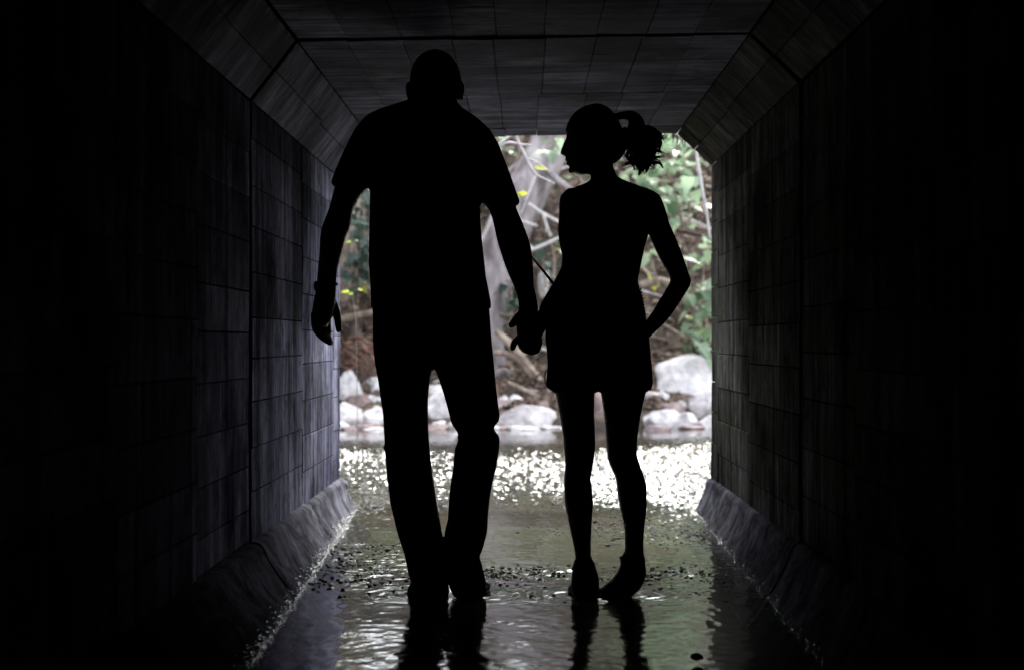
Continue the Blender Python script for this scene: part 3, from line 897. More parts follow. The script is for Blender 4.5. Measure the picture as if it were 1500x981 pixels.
for e_ in ends:
    for kx in range(9):
        jx, jy, jd = random.gauss(0, 2.2), random.gauss(0, 2.2), random.gauss(0, .02)
        r0 = random.uniform(.7, 1.9)
        tube(mb, [(e_[0][0] + jx, e_[0][1] + jy, jd, r0 * 1.3), (e_[1][0] + jx * .9, e_[1][1] + jy * .9, jd, r0), (e_[2][0] + jx * .7, e_[2][1] + jy * .7, jd, r0 * .6), (e_[3][0] + jx * .7, e_[3][1] + jy * .7, jd, .22)], n=6, per=4)
for kx in range(38):
    a0, b0 = random.uniform(935, 952), random.uniform(192, 232)
    an = random.uniform(-.7, 1.6)
    ln = random.uniform(16, 34)
    tube(mb, [(a0, b0, random.gauss(0, .02), .5), (a0 + math.cos(an) * ln * .5, b0 + math.sin(an) * ln * .5 - 3, random.gauss(0, .03), .38), (a0 + math.cos(an + .3) * ln, b0 + math.sin(an + .3) * ln + 2, random.gauss(0, .03), .15)], n=5, per=4)
mb.build('ponytail', M['hair'], hair)
mb = MB(); tube(mb, [(907, 165, 0, 1.5), (909, 170, -.012, 1.8), (908.5, 175.5, 0, 1.5), (908.5, 170, .012, 1.8), (907, 165, 0, 1.5)], n=6, per=4)
mb.build('hair_tie', M['shoe'], hair)
shoe('shoe', 857, 877, math.radians(5), .235, .085, .09, woman, [(812, 844, 866, .032, 0), (819, 843, 867, .036, 0), (822, 840, 870.5, .046, 0), (827, 838.5, 872.5, .05, 0), (830, 839.5, 872.5, .05, 0), (836, 838, 875, .052, .005), (847, 837, 877.7, .055, .01), (860, 836, 878, .06, .01), (870, 839, 876, .06, .01), (877, 846, 870, .05, .01)])
shoe('shoe', 912, 878, math.radians(44), .19, .075, .07, woman, [(805, 914.5, 942.5, .034, 0), (812, 913, 943, .036, 0), (815.5, 907, 945, .046, 0), (820, 907.5, 945.5, .048, 0), (826, 909, 945, .046, 0), (838, 904, 947.5, .05, 0), (848, 896, 945, .052, .01), (856, 887, 942, .055, .015), (862, 881, 939, .058, .02), (869, 878, 932.5, .058, .02), (875, 882, 922, .05, .02), (880, 892, 912, .04, .02)])
mbl = MB()
for (x_, y_) in ((840.5, 832), (910.5, 816.5), (913, 818)):
    blob(mbl, x_, y_, .0, 3.4, 3.2, .012, n=8)
mbl.build('shoelace', M['shoe'], woman)

# thin dark cord between the two arms
mb = MB(); tube(mb, [(777, 374, .0, 1.2), (786, 385, -.005, 1.5), (797, 398.5, -.005, 1.9), (806, 410, -.005, 2.1), (812, 418, 0, 1.8)], n=8, per=5)
cord = mb.build('cord', M['shoe'])
tag(cord, "thin black cord between the man's and the woman's forearms", 'cord')

# ------------------------------------------------------------------ boulders on the far shore
ICO = bmesh.new(); bmesh.ops.create_icosphere(ICO, subdivisions=4, radius=1.0)
ICO_V = [v.co.copy() for v in ICO.verts]; ICO_F = [tuple(v.index for v in f.verts) for f in ICO.faces]
ICO3 = bmesh.new(); bmesh.ops.create_icosphere(ICO3, subdivisions=2, radius=1.0)
ICO3_V = [v.co.copy() for v in ICO3.verts]; ICO3_F = [tuple(v.index for v in f.verts) for f in ICO3.faces]


def rock(name, cx, cy, cz, rx, ry, rz, seed, mat, cuts=9, low=False, rough=0.1):
    rnd = random.Random(seed)
    planes = []
    for _ in range(cuts):
        d = Vector((rnd.gauss(0, 1), rnd.gauss(0, 1), rnd.gauss(0, 1))).normalized()
        planes.append((d, rnd.uniform(0.52, 0.86)))
    vs, fx = [], []
    tilt = Matrix.Rotation(rnd.uniform(-.35, .35), 3, 'Y') @ Matrix.Rotation(rnd.uniform(-.25, .25), 3, 'X')
    if rx > .4:
        tilt = Matrix.Identity(3)
    planes.append((Vector((rnd.uniform(-.15, .2), rnd.uniform(-.3, .1), 1)).normalized(), rnd.uniform(.66, .84)))
    for co in (ICO3_V if low else ICO_V):
        p = co.copy()
        for d, h in planes:
            k_ = p.dot(d)
            if k_ > h:
                p = p - d * (k_ - h) * 0.92
        nn = mnoise.fractal(p * 1.6 + Vector((seed * 3.1, 0, 0)), 0.8, 2.1, 5)
        p = p * (1 + rough * nn)
        fx.append(tilt @ p)
    mx, mz, mn = max(abs(p.x) for p in fx), max(p.z for p in fx), min(p.z for p in fx)
    for p in fx:      # fill the given half sizes exactly
        vs.append((p.x / mx * rx, p.y / mx * ry, (p.z - (mz + mn) / 2) / ((mz - mn) / 2) * rz))
    me = pymesh(name, vs, ICO3_F if low else ICO_F)
    o = link(name, me, mat, None, True)
    o.location = (cx, cy, cz)
    o.rotation_euler = (0, 0, 0)
    return o


def rock_px(x0, y0, x1, y1, D, seed, mat, label, group=None, name='boulder', cuts=22, rough=0.15):
    a, b = W(x0, y0, D), W(x1, y1, D)
    rx, rz = (b[0] - a[0]) / 2, (a[2] - b[2]) / 2
    bury = 0.35 * rz
    o = rock(name, (a[0] + b[0]) / 2, D, (a[2] + b[2]) / 2 - bury * 0.5, rx, max(0.75 * rx, 0.7 * rz), rz + bury * 0.5, seed, mat, cuts, rough=rough)
    return tag(o, label, 'rock', group)


R_, BR = M['rock'], M['brown_rock']
BOULD = [
    (494, 541, 535, 594, 20.3, 1, R_, 'pale beige boulder at the left tunnel edge, below the reddish roots'),
    (522, 551, 582, 586, 20.7, 2, R_, 'grey-white flat boulder partly behind the left edge of the man\'s leg'),
    (504, 576, 546, 604, 20.0, 3, BR, 'pinkish brown rock wedged between the pale boulders left of the man'),
    (470, 588, 534, 634, 19.3, 4, R_, 'white boulder at the water\'s edge against the left tunnel wall'),
    (528, 594, 578, 633, 19.35, 5, R_, 'white boulder at the water\'s edge beside the man\'s left leg'),
    (612, 566, 672, 630, 19.7, 6, R_, 'large white boulder seen between the man\'s legs'),
    (700, 582, 755, 612, 19.9, 8, BR, 'pinkish rock behind the flat boulder, right of the man\'s knee'),
    (724, 591, 826, 632, 19.2, 9, R_, 'wide flat pale boulder at the waterline between the two people'),
    (852, 572, 894, 632, 19.6, 10, BR, 'pinkish pale boulder seen between the woman\'s legs'),
    (948, 518, 1082, 606, 20.5, 12, R_, 'biggest grey boulder with a flat top, right of the woman\'s shorts'),
    (958, 588, 1010, 610, 19.8, 13, BR, 'flat tan stone lying below the biggest boulder'),
    (940, 599, 1004, 634, 19.3, 14, R_, 'white rock at the waterline just right of the woman\'s thigh'),
    (1008, 572, 1066, 622, 19.75, 15, R_, 'rounded pale boulder against the right tunnel edge'),
    (986, 602, 1022, 634, 19.25, 16, R_, 'squat grey-white rock in the row of waterline rocks on the right'),
    (1018, 606, 1066, 634, 19.15, 17, R_, 'low white rock at the waterline against the right tunnel edge'),
    (578, 585, 620, 633, 19.5, 18, R_, 'pale rock hidden behind the man\'s left leg'),
    (826, 596, 862, 633, 19.3, 19, R_, 'pale rock mostly hidden behind the woman\'s left leg'),
    (888, 590, 942, 633, 19.5, 20, R_, 'pale rock behind the woman\'s right leg'),
    (940, 580, 962, 596, 20.0, 22, R_, 'small white stone at the lower left of the biggest boulder'),
    (400, 592, 468, 634, 19.3, 31, R_, 'pale shore boulder hidden by the left tunnel wall, next to the white one'),
    (318, 580, 402, 632, 19.6, 33, R_, 'large shore boulder farthest left behind the left tunnel wall'),
    (1070, 588, 1140, 634, 19.4, 35, R_, 'shore boulder hidden just behind the right tunnel wall'),
    (1140, 575, 1215, 630, 19.7, 37, R_, 'shore boulder farthest right behind the right tunnel wall'),
    (786, 396, 806, 432, 21.9, 26, R_, 'pinkish white stone high on the bank between the two people\'s arms'),
]
for x0, y0, x1, y1, D, sd, mt, lb in BOULD:
    rock_px(x0, y0, x1, y1, D, sd, mt, lb)
ORD = ['first', 'second', 'third', 'fourth', 'fifth', 'sixth', 'seventh', 'eighth', 'ninth', 'tenth', 'eleventh', 'twelfth', 'thirteenth', 'fourteenth', 'fifteenth', 'sixteenth']
random.seed(15)
for i, px in enumerate((505, 521, 538, 554, 636, 650, 738, 756, 776, 796, 814, 879, 950, 972, 1000, 1026)):
    D = random.uniform(19.7, 20.4)
    w_, h_ = random.uniform(9, 19), random.uniform(6, 11)
    pyb = VY + (CZ - float(bank_z(np.array((px - VX) / F * D), np.array(D)))) * F / D
    rock_px(px - w_, pyb - h_ * 1.3, px + w_, pyb + h_ * .7, D, 200 + i, R_ if random.random() < .6 else BR, ORD[i] + ' from the left of the middling rocks heaped behind the waterline boulders', 'heaped rocks behind the waterline boulders', name='rock')
# small stones along the shore
random.seed(5)
for i in range(22):
    px = random.uniform(480, 1065)
    D = random.uniform(18.6, 19.4)
    x = (px - VX) / F * D
    s = random.uniform(0.03, 0.085)
    o = rock('stone', x, D, WL + s * 0.15, s * random.uniform(1, 1.7), s, s * random.uniform(.5, .8), 100 + i, R_ if random.random() < .7 else BR, 6, low=True)
    tag(o, 'small pale stone at the edge of the far shore', 'stone', 'small stones along the far waterline')
for i, px in enumerate((512, 545, 642, 745, 770, 808, 962, 1012)):
    D = random.uniform(18.5, 19.05)
    s = random.uniform(0.06, 0.12)
    o = rock('stone', (px - VX) / F * D, D, WL, s * random.uniform(1.1, 1.9), s, s * random.uniform(.25, .5), 300 + i, R_ if random.random() < .6 else BR, 10, low=False)
    tag(o, ORD[i] + ' from the left of the flat half-sunk stones by the far shore', 'stone', 'half-sunk stones before the far shore')
# dark stones and scraps in the tunnel stream
for px, py, s, lb in ((998, 738, .035, 'dark wet stone poking out of the water by the right tunnel corner'), (555, 744, .022, 'tiny dark stone in the water near the left tunnel corner'),
                      (1022, 968, .02, 'dark lump in the dim water at the lower right'), (890, 803, .014, 'small dark scrap afloat between the woman\'s feet')):
    D = CZ * F / (py - VY)
    o = rock('stone', (px - VX) / F * D, D, 0.012, s, s * .8, s * .55, int(px), M['dark_rock'], 6, low=True)
    tag(o, lb, 'stone')
x, y, z = W(502, 712, DE + 0.02)
o = rock('stone_block', x, y + .05, z, .03, .06, .035, 51, M['dark_rock'], 12)
tag(o, 'dark block at the end of the left kerb', 'stone')
x, y, z = W(1040, 712, DE)
o = rock('debris_clump', x + .015, y - .02, z, .035, .10, .045, 57, M['dark_rock'], 3, rough=0.5)
tag(o, 'dark clump of debris lodged at the end of the right kerb', 'debris')

# ------------------------------------------------------------------ leaning tree
tree = empty('leaning_tree', W(722, 585, 21.2))
tag(tree, 'thick pale trunk leaning to the right between the two people', 'tree')
tb = Vector(tree.location)


def wtube(mb, pts, n=10, per=6, wob=0.0, seed=0):
    """world tube: pts (x, y, z, r)"""
    S = smooth_path(pts, per)
    rr = tube_rings([p[:3] for p in S], [max(.002, p[3]) for p in S], n)
    if wob:
        out = []
        for ring in rr:
            c_ = sum((Vector(q) for q in ring), Vector()) / len(ring)
            out.append([tuple(c_ + (Vector(q) - c_) * (1 + wob * mnoise.noise(Vector(q) * 3.0 + Vector((seed, 0, 0))))) for q in ring])
        rr = out
    mb.rings(rr)
    return mb


def ptube(mb, pts, D, n=8, per=5, wob=0.0, seed=0):
    """pts (px, py, depth offset, radius px) at distance D"""
    Q = []
    for p in pts:
        x, y, z = W(p[0], p[1], D + p[2])
        Q.append((x, y, z, p[3] * D / F))
    return wtube(mb, Q, n, per, wob, seed)


def place_under(o, root):
    o.parent = root
    o.matrix_parent_inverse = Matrix.Translation(-Vector(root.location))
    return o


mb = MB()
ptube(mb, [(728, 640, 0, 44), (722, 590, 0, 34), (716, 540, 0, 25), (714, 480, 0, 25), (719, 420, .05, 29), (737, 355, .1, 33), (763, 300, .15, 33), (789, 248, .2, 31), (815, 195, .3, 29), (850, 120, .4, 27), (880, 20, .5, 25), (900, -120, .5, 22), (905, -300, .4, 18), (890, -480, .3, 12)], 21.2, n=20, per=6, wob=.14, seed=2)
for q in ([(728, 575, -.1, 15), (745, 596, -.35, 9), (765, 612, -.5, 5)], [(722, 560, -.1, 14), (738, 545, -.3, 7), (756, 560, -.4, 5), (772, 590, -.5, 4)]):
    ptube(mb, q, 21.2, wob=.15)
place_under(mb.build('trunk', M['bark']), tree)
limbs = [[(890, -60, .4, 13), (960, -200, -.2, 9), (1030, -330, -.8, 5)], [(902, -200, .4, 12), (820, -330, .6, 8), (740, -420, .9, 4)], [(900, -330, .4, 10), (960, -470, 1.0, 6), (1000, -600, 1.3, 3)], [(898, -400, .3, 9), (850, -540, -.4, 5), (800, -640, -.8, 3)]]
for q in limbs:
    mb = MB(); ptube(mb, q, 21.2, wob=.1)
    place_under(mb.build('limb', M['bark']), tree)


def leaf_mesh(name, l, w, fold=.25, lobes=False):
    """a pointed leaf with a folded midrib, base at the origin, along +Y"""
    prof = [(0, 0), (.12, .55), (.32, 1.0), (.55, .9), (.78, .5), (1, 0)]
    if lobes:
        prof = [(0, 0), (.06, .75), (.22, 1.0), (.36, .72), (.52, .92), (.70, .42), (.85, .34), (1, 0)]
    v = []; f = []
    for t, ww in prof:
        droop = -0.22 * l * t * t
        v.append((0, t * l, droop)); v.append((-ww * w / 2, t * l - .04 * l * ww, droop + fold * ww * w / 2)); v.append((ww * w / 2, t * l - .04 * l * ww, droop + fold * ww * w / 2))
    for i in range(len(prof) - 1):
        a_, b_ = i * 3, (i + 1) * 3
        f += [(a_, b_, b_ + 1, a_ + 1), (a_, a_ + 2, b_ + 2, b_)]
    return pymesh(name, v, f)


def leaf_cloud(name, centres, n, spread, size, mat, seed):
    rnd = random.Random(seed)
    v, f = [], []
    for _ in range(n):
        c_ = rnd.choice(centres)
        p = Vector((c_[0] + rnd.gauss(0, spread), c_[1] + rnd.gauss(0, spread), c_[2] + rnd.gauss(0, spread * .7)))
        s = size * rnd.uniform(.6, 1.3)
        u = Vector((rnd.gauss(0, 1), rnd.gauss(0, 1), rnd.gauss(0, .5))).normalized()
        w_ = u.cross(Vector((rnd.gauss(0, .5), rnd.gauss(0, .5), 1)).normalized()).normalized()
        b_ = len(v)
        for q in (-u * s * .5, w_ * s * .3, u * s * .5, -w_ * s * .3):
            v.append(tuple(p + q))
        f.append((b_, b_ + 1, b_ + 2, b_ + 3))
    return pymesh(name, v, f)


cents = [W(p[0], p[1], 21.2 + p[2]) for q in limbs for p in q[1:]] + [W(900, -520, 21.4), W(860, -640, 21.2)]
crown = link('crown', leaf_cloud('crown', cents, 2600, .42, .12, M['leaf'], 4), M['leaf'])
place_under(crown, tree)
tag(crown, kind='stuff')
mb = MB(); ptube(mb, [(500, 436, 0, 11), (505, 400, 0, 10), (509, 365, 0, 9), (518, 320, .1, 8), (522, 240, .2, 8), (515, 100, .2, 7), (520, -60, .2, 5), (524, -160, .2, 2)], 21.6, n=12, wob=.15, seed=7)
sl = mb.build('trunk', M['wood'])
st = empty('slender_tree', W(500, 436, 21.6)); tag(st, 'slender brown trunk beside the left tunnel edge, above the driftwood', 'tree')
place_under(sl, st)
cc_ = link('crown', leaf_cloud('crown', [W(515, 20, 21.8), W(520, -60, 21.8), W(540, -150, 21.8), W(490, -120, 21.8)], 900, .4, .12, M['leaf'], 14), M['leaf'])
place_under(cc_, st); tag(cc_, kind='stuff')

random.seed(77)
for i, (tx, ty, th, lb) in enumerate(((-6.5, 24.5, 6.0, 'leafy tree on the bank top far left of the tunnel mouth'), (-2.3, 25.6, 5.0, 'leafy tree on the bank top between the slender trunk and the man'), (-4.2, 26.5, 6.0, 'leafy tree on the bank top behind the man, left of the slender trunk'), (-0.5, 27.0, 5.2, 'leafy tree on the bank top straight behind the man'),
                                      (-1.4, 28.2, 5.6, 'taller leafy tree on the bank top just left of straight ahead'), (0.2, 28.6, 5.4, 'taller leafy tree on the bank top just right of straight ahead'), (1.1, 27.5, 4.6, 'leafy tree on the bank top behind the leaning trunk'), (2.6, 27.5, 2.6, 'low leafy tree on the bank top behind the woman'), (6.4, 29.0, 2.6, 'leafy tree on the bank top far right of the tunnel mouth'))):
    tz = float(bank_z(np.array(tx), np.array(ty))) - .15
    tr_ = tag(empty('bank_tree', (tx, ty, tz)), lb, 'tree', 'trees along the top of the bank')
    mb = MB()
    wtube(mb, [(tx, ty, tz, .13), (tx + .1, ty, tz + th * .3, .10), (tx - .05, ty, tz + th * .6, .07), (tx, ty, tz + th * .95, .02)], n=9, wob=.15, seed=i)
    for a in range(5):
        an = a * 1.3 + i; z0 = tz + th * (.28 + .1 * a)
        wtube(mb, [(tx, ty, z0, .05), (tx + math.cos(an) * .5, ty + math.sin(an) * .5, z0 + .35, .03), (tx + math.cos(an), ty + math.sin(an), z0 + .6, .01)], n=6, per=4)
    place_under(mb.build('trunk', M['wood']), tr_)
    cs_ = [(tx + random.gauss(0, .65), ty + random.gauss(0, .5), tz + th * random.uniform(.15, 1.0)) for _ in range(18)]
    cr_ = link('crown', leaf_cloud('crown', cs_, 4200, .38, .21, M['leaf'], 40 + i), M['leaf'])
    place_under(cr_, tr_); tag(cr_, kind='stuff')

# ------------------------------------------------------------------ roots, driftwood, fallen branches
drift = empty('driftwood_stump', W(524, 540, 20.9)); tag(drift, 'dark pointed driftwood stump with tangled reddish roots, left of the man', 'stump')
mb = MB(); ptube(mb, [(524, 560, 0, 32), (524, 535, 0, 26), (522, 510, .02, 17), (521, 490, .03, 9), (521, 476, .04, 4.5), (521, 462, .04, 1.5)], 20.9, n=14, per=5, wob=.45, seed=9)
place_under(mb.build('stump', M['stub']), drift)
random.seed(9)
for i in range(24):
    x0 = random.uniform(480, 530)
    y0 = random.uniform(496, 540)
    dx = random.uniform(18, 60) * (1 if random.random() < .75 else -.6)
    r_ = random.uniform(1.0, 2.9)
    mb = MB(); ptube(mb, [(x0, y0, -.14, r_ * .8), (x0 + dx * .3, y0 + random.uniform(-8, 12), -.28, r_), (x0 + dx * .7, y0 + random.uniform(-4, 20), -.33, r_ * .8), (x0 + dx, y0 + random.uniform(0, 34), -.30, .6)], 20.75, n=7, per=5, wob=.3, seed=i)
    place_under(mb.build('root', M['root']), drift)

LOGS = [
    ([(726, 516, 0, 4.2), (742, 518, 0, 4.5), (757, 526, .05, 4.2), (772, 542, .1, 3.5), (785, 560, .1, 2.5)], 20.6, M['wood'], 'pale arching root in the gap below the clasped hands'),
    ([(728, 486, .1, 4.5), (745, 502, .05, 5.2), (765, 524, 0, 5.2), (785, 548, 0, 4.6), (803, 572, 0, 4)], 20.5, M['wood'], 'straight tan log slanting down behind the clasped hands'),
    ([(733, 461, 0, 3), (745, 462, 0, 3.2), (760, 461, 0, 3), (790, 455, .1, 2.6)], 21.1, M['wood'], 'short pale branch lying level beside the man\'s right wrist'),
    ([(490, 470, 0, 5), (515, 464, 0, 5.2), (545, 458, .1, 5), (590, 452, .2, 4)], 21.3, M['wood'], 'pale level log above the driftwood stump on the left'),
    ([(776, 300, 0, 2.6), (793, 312, 0, 3.2), (808, 320, 0, 2.8), (822, 327, 0, 2.4)], 20.6, M['pale_wood'], 'pale branch crossing the leaning trunk beside the woman\'s shoulder'),
    ([(795, 312, 0, 2.2), (800, 328, 0, 2.0), (806, 346, 0, 1.6)], 20.55, M['pale_wood'], 'short pale twig hanging left of the woman\'s upper arm'),
    ([(775, 368, 0, 2.2), (797, 359, 0, 2.5), (818, 349, 0, 2.2), (840, 340, 0, 2)], 20.5, M['pale_wood'], 'thin pale branch reaching to the woman\'s bust'),
    ([(752, 322, 0, 3), (768, 326, 0, 3), (785, 331, .05, 2.5)], 20.55, M['pale_wood'], 'short pale branch lying across the lower leaning trunk'),
    ([(940, 268, 0, 2.5), (958, 265, 0, 3.2), (980, 266, 0, 3), (1000, 262, 0, 2)], 20.6, M['wood'], 'reddish bare branch below the ponytail'),
    ([(960, 300, 0, 4), (985, 318, 0, 4.5), (1010, 330, 0, 4), (1045, 338, 0, 3)], 21.5, M['wood'], 'brown branch slanting above the woman\'s right arm'),
    ([(962, 324, 0, 3), (990, 336, 0, 4), (1020, 343, 0, 3.6), (1050, 348, 0, 3)], 21.4, M['stub'], 'dark branch just below the brown one, right of the woman\'s upper arm'),
    ([(985, 296, 0, 2), (1008, 304, 0, 2.4), (1034, 304, 0, 2), (1060, 300, 0, 2)], 20.9, M['wood'], 'thin level branch near the right tunnel edge at shoulder height'),
    ([(985, 455, 0, 9), (1002, 474, 0, 9), (1018, 498, 0, 8), (1028, 520, 0, 6)], 21.2, M['stub'], 'dark rotten log slanting above the biggest boulder'),
    ([(940, 418, 0, 6), (962, 412, 0, 7), (985, 420, 0, 7), (1010, 444, 0, 6)], 21.6, M['wood'], 'brown log seen through the crook of the woman\'s arm'),
    ([(745, 560, 0, 3), (770, 572, 0, 3.5), (795, 585, 0, 3.2), (820, 592, 0, 3)], 20.2, M['wood'], 'brown branch lying right above the wide flat boulder'),
    ([(748, 578, 0, 2.5), (775, 560, 0, 2.5), (800, 540, 0, 2)], 20.3, M['stub'], 'dark stick crossing the brown branch above the flat boulder'),
    ([(800, 250, .0, 5), (822, 268, 0, 5.5), (845, 285, 0, 5), (870, 300, 0, 4)], 20.9, M['bark'], 'pale limb crossing below the woman\'s chin'),
    ([(735, 262, 0, 4), (752, 246, 0, 4.5), (770, 238, 0, 4), (800, 234, 0, 3)], 21.6, M['bark'], 'grey limb arching beside the man\'s right sleeve'),
    ([(735, 290, 0, 3), (748, 262, 0, 3), (760, 225, 0, 2.5), (765, 190, 0, 2)], 21.9, M['wood'], 'grey upright sapling beside the man\'s right shoulder'),
    ([(701, 360, 0, 2), (716, 330, 0, 2.2), (726, 300, 0, 2), (740, 260, 0, 1.6)], 20.8, M['pale_wood'], 'thin pale stick in front of the leaning trunk under the man\'s right arm'),
]
for pts, D, mt, lb in LOGS:
    mb = MB(); ptube(mb, pts, D, n=9, per=6, wob=.22, seed=pts[0][0])
    tag(mb.build('fallen_branch', mt), lb, 'branch')
random.seed(31)
for i in range(40):
    px, D = random.uniform(480, 1070), random.uniform(20.6, 24.2)
    x = (px - VX) / F * D
    a = random.uniform(-.9, .9) + (math.pi if random.random() < .5 else 0)
    ln = random.uniform(.25, .9)
    pts = []
    for t in (-.5, -.15, .2, .5):
        xx, yy = x + math.cos(a) * ln * t, D + math.sin(a) * ln * .5 * t
        pts.append((xx, yy, float(bank_z(np.array(xx), np.array(yy))) + .03 + random.uniform(0, .06) + (abs(t) < .3) * .04, random.uniform(.006, .018)))
    mb = MB(); wtube(mb, pts, n=6, per=4)
    tag(mb.build('stick', M['wood'] if random.random() < .7 else M['pale_wood']), 'thin dead stick strewn on the leaf-littered bank', 'stick', 'dead sticks strewn over the bank')

rnd_ = random.Random(88)
lv, lf = [], []
for _ in range(13000):
    px, y = rnd_.uniform(330, 1210), 19.7 + 6.0 * rnd_.random() ** 1.2
    x = (px - VX) / F * y
    lv.append((x, y))
LX = np.array(lv); LZ = bank_z(LX[:, 0], LX[:, 1])
lv = []
for (x, y), z in zip(LX, LZ):
    s = rnd_.uniform(.03, .075)
    u = Vector((rnd_.gauss(0, 1), rnd_.gauss(0, 1), rnd_.gauss(.3, .6))).normalized()
    w_ = u.cross(Vector((rnd_.gauss(0, .6), rnd_.gauss(-.6, .6), 1)).normalized()).normalized()
    p = Vector((x, y, z + .012))
    b_ = len(lv)
    lv += [tuple(p - u * s), tuple(p + w_ * s * .5 + Vector((0, 0, s * .2))), tuple(p + u * s), tuple(p - w_ * s * .5 + Vector((0, 0, s * .2)))]
    lf.append((b_, b_ + 1, b_ + 2, b_ + 3))
M['litter'] = simple('dry_leaf_litter', (0.04, 0.026, 0.018), (0.27, 0.19, 0.14), 16, 0.8, 0.2, 0.004, 0.3, detail=2)
tag(link('leaf_litter', pymesh('leaf_litter', lv, lf), M['litter']), 'brown dead leaves littering the far bank', 'leaf litter', kind='stuff')

# ------------------------------------------------------------------ shrubs, ivy and hanging twigs: every leaf its own piece
LEAF = {'leaf': [leaf_mesh('leaf', .17, .13, .22, True), leaf_mesh('leaf', .14, .11, .3, False), leaf_mesh('leaf', .20, .15, .18, True)],
        'ivy': [leaf_mesh('leaf', .12, .11, .2, True), leaf_mesh('leaf', .10, .09, .3, True)],
        'yellow_leaf': [leaf_mesh('leaf', .13, .07, .2, False)],
        'small_yellow': [leaf_mesh('leaf', .052, .022, .2, False)]}
for kx, ms_ in LEAF.items():
    for m_ in ms_:
        m_.materials.append(M['yellow_leaf' if 'yellow' in kx else kx])


def shrub(name, label, D, stems, nleaf, kind, seed, group=None, stem_r=2.2, scale=1.0, spread=14, yellow=0.0, dspread=.35):
    """stems: lists of (px, py, depth offset); leaves sit along the stems"""
    rnd = random.Random(seed)
    base = W(stems[0][0][0], stems[0][0][1], D)
    root = empty(name, base)
    tag(root, label, 'shrub', group)
    paths = []
    for stm in stems:
        mb = MB()
        k_ = len(stm)
        ptube(mb, [(p[0], p[1], p[2], stem_r * (1 - .7 * i / (k_ - 1))) for i, p in enumerate(stm)], D, n=6, per=5)
        place_under(mb.build('stem', M['wood']), root)
        paths.append(smooth_path(stm, 8))
    for i in range(nleaf):
        P = rnd.choice(paths)
        p = P[int(len(P) * rnd.uniform(.12, 1)) % len(P)]
        x, y, z = W(p[0] + rnd.gauss(0, spread), p[1] + rnd.gauss(0, spread), D + p[2] + rnd.gauss(0, dspread))
        kk = 'yellow_leaf' if rnd.random() < yellow else kind
        o = bpy.data.objects.new('leaf', rnd.choice(LEAF[kk]))
        COL.objects.link(o)
        s = scale * rnd.uniform(.7, 1.25)
        R3 = Matrix.Rotation(rnd.uniform(0, 6.28), 4, 'Z') @ Matrix.Rotation(rnd.uniform(-1.0, .25), 4, 'X') @ Matrix.Rotation(rnd.gauss(0, .35), 4, 'Y')
        o.parent = root
        o.matrix_local = Matrix.Translation(Vector((x, y, z)) - Vector(base)) @ R3 @ Matrix.Scale(s, 4)
    return root


shrub('leafy_shrub', 'bright leafy shrub filling the top right corner of the tunnel mouth', 20.6,
      [[(1000, 330, .2), (985, 270, .1), (965, 215, 0), (950, 170, 0)], [(1010, 330, .2), (1008, 260, 0), (995, 200, 0)], [(990, 300, .2), (950, 260, 0), (915, 225, 0)]], 150, 'leaf', 1, spread=17, yellow=.02)
shrub('leafy_shrub', 'leafy shrub right of the woman\'s bent elbow, above the biggest boulder', 20.7,
      [[(1010, 520, .1), (1018, 450, 0), (1012, 390, 0), (1000, 350, 0)], [(1030, 520, .1), (1035, 470, 0), (1030, 400, 0), (1040, 350, 0)], [(1005, 500, .1), (1045, 440, 0), (1062, 380, 0)]], 105, 'leaf', 2, spread=14, yellow=.05)
shrub('leafy_shrub', 'small green shrub low at the right tunnel edge beside the biggest boulder', 20.3,
      [[(1046, 540, .1), (1036, 505, 0), (1026, 478, 0)], [(1052, 540, .1), (1050, 500, 0), (1044, 470, 0)]], 22, 'leaf', 3, spread=9)
shrub('leafy_shrub', 'patch of green leaves seen behind the woman\'s neck', 21.4,
      [[(880, 320, 0), (860, 280, 0), (845, 250, 0)], [(900, 320, 0), (915, 270, 0), (925, 245, 0)]], 34, 'leaf', 4, spread=16, yellow=.15)
shrub('ivy_plant', 'dark blue-green ivy hanging between the man\'s left arm and his body', 20.9,
      [[(545, 440, .1), (540, 380, 0), (533, 330, 0), (535, 270, 0)], [(520, 420, .1), (522, 370, 0), (512, 320, 0)], [(560, 440, .1), (566, 360, 0), (560, 290, 0)]], 210, 'ivy', 5, spread=13)
shrub('ivy_plant', 'dark green ivy clump beside the pale trunk, left of the man\'s right wrist', 21.1,
      [[(748, 475, 0), (750, 445, 0), (748, 415, 0)], [(760, 475, 0), (765, 440, 0), (762, 410, 0)]], 46, 'ivy', 6, spread=9)
shrub('leafy_shrub', 'olive green shrub on the bank between the man\'s forearm and the woman', 21.5,
      [[(800, 420, 0), (795, 385, 0), (790, 345, 0)], [(810, 420, 0), (812, 380, 0), (806, 350, 0)]], 26, 'ivy', 7, spread=11, yellow=.12)
shrub('leafy_twig', 'pale green leafy twig hanging in front of the woman\'s face', 18.5,
      [[(832, 188, 0), (815, 208, 0), (800, 222, 0), (794, 232, 0)]], 8, 'leaf', 8, spread=4, stem_r=1.2, scale=.85, dspread=.05)
shrub('leafy_twig', 'green sprig beside the man\'s right shoulder at the tunnel roof', 18.5,
      [[(722, 196, 0), (738, 216, 0), (754, 214, 0)]], 7, 'leaf', 9, spread=5, stem_r=1.2, scale=.7, dspread=.05)
shrub('creeper', 'low creeper with yellow-green leaves above the left-hand log', 20.6,
      [[(560, 440, 0), (535, 415, 0), (520, 405, 0)]], 4, 'yellow_leaf', 10, spread=8, stem_r=1.2, scale=.8)
shrub('leafy_shrub', 'sparse leaves in the crook of the woman\'s right arm', 21.5,
      [[(965, 420, 0), (955, 385, 0), (950, 360, 0)]], 7, 'leaf', 11, spread=6, yellow=.4, stem_r=1.5)

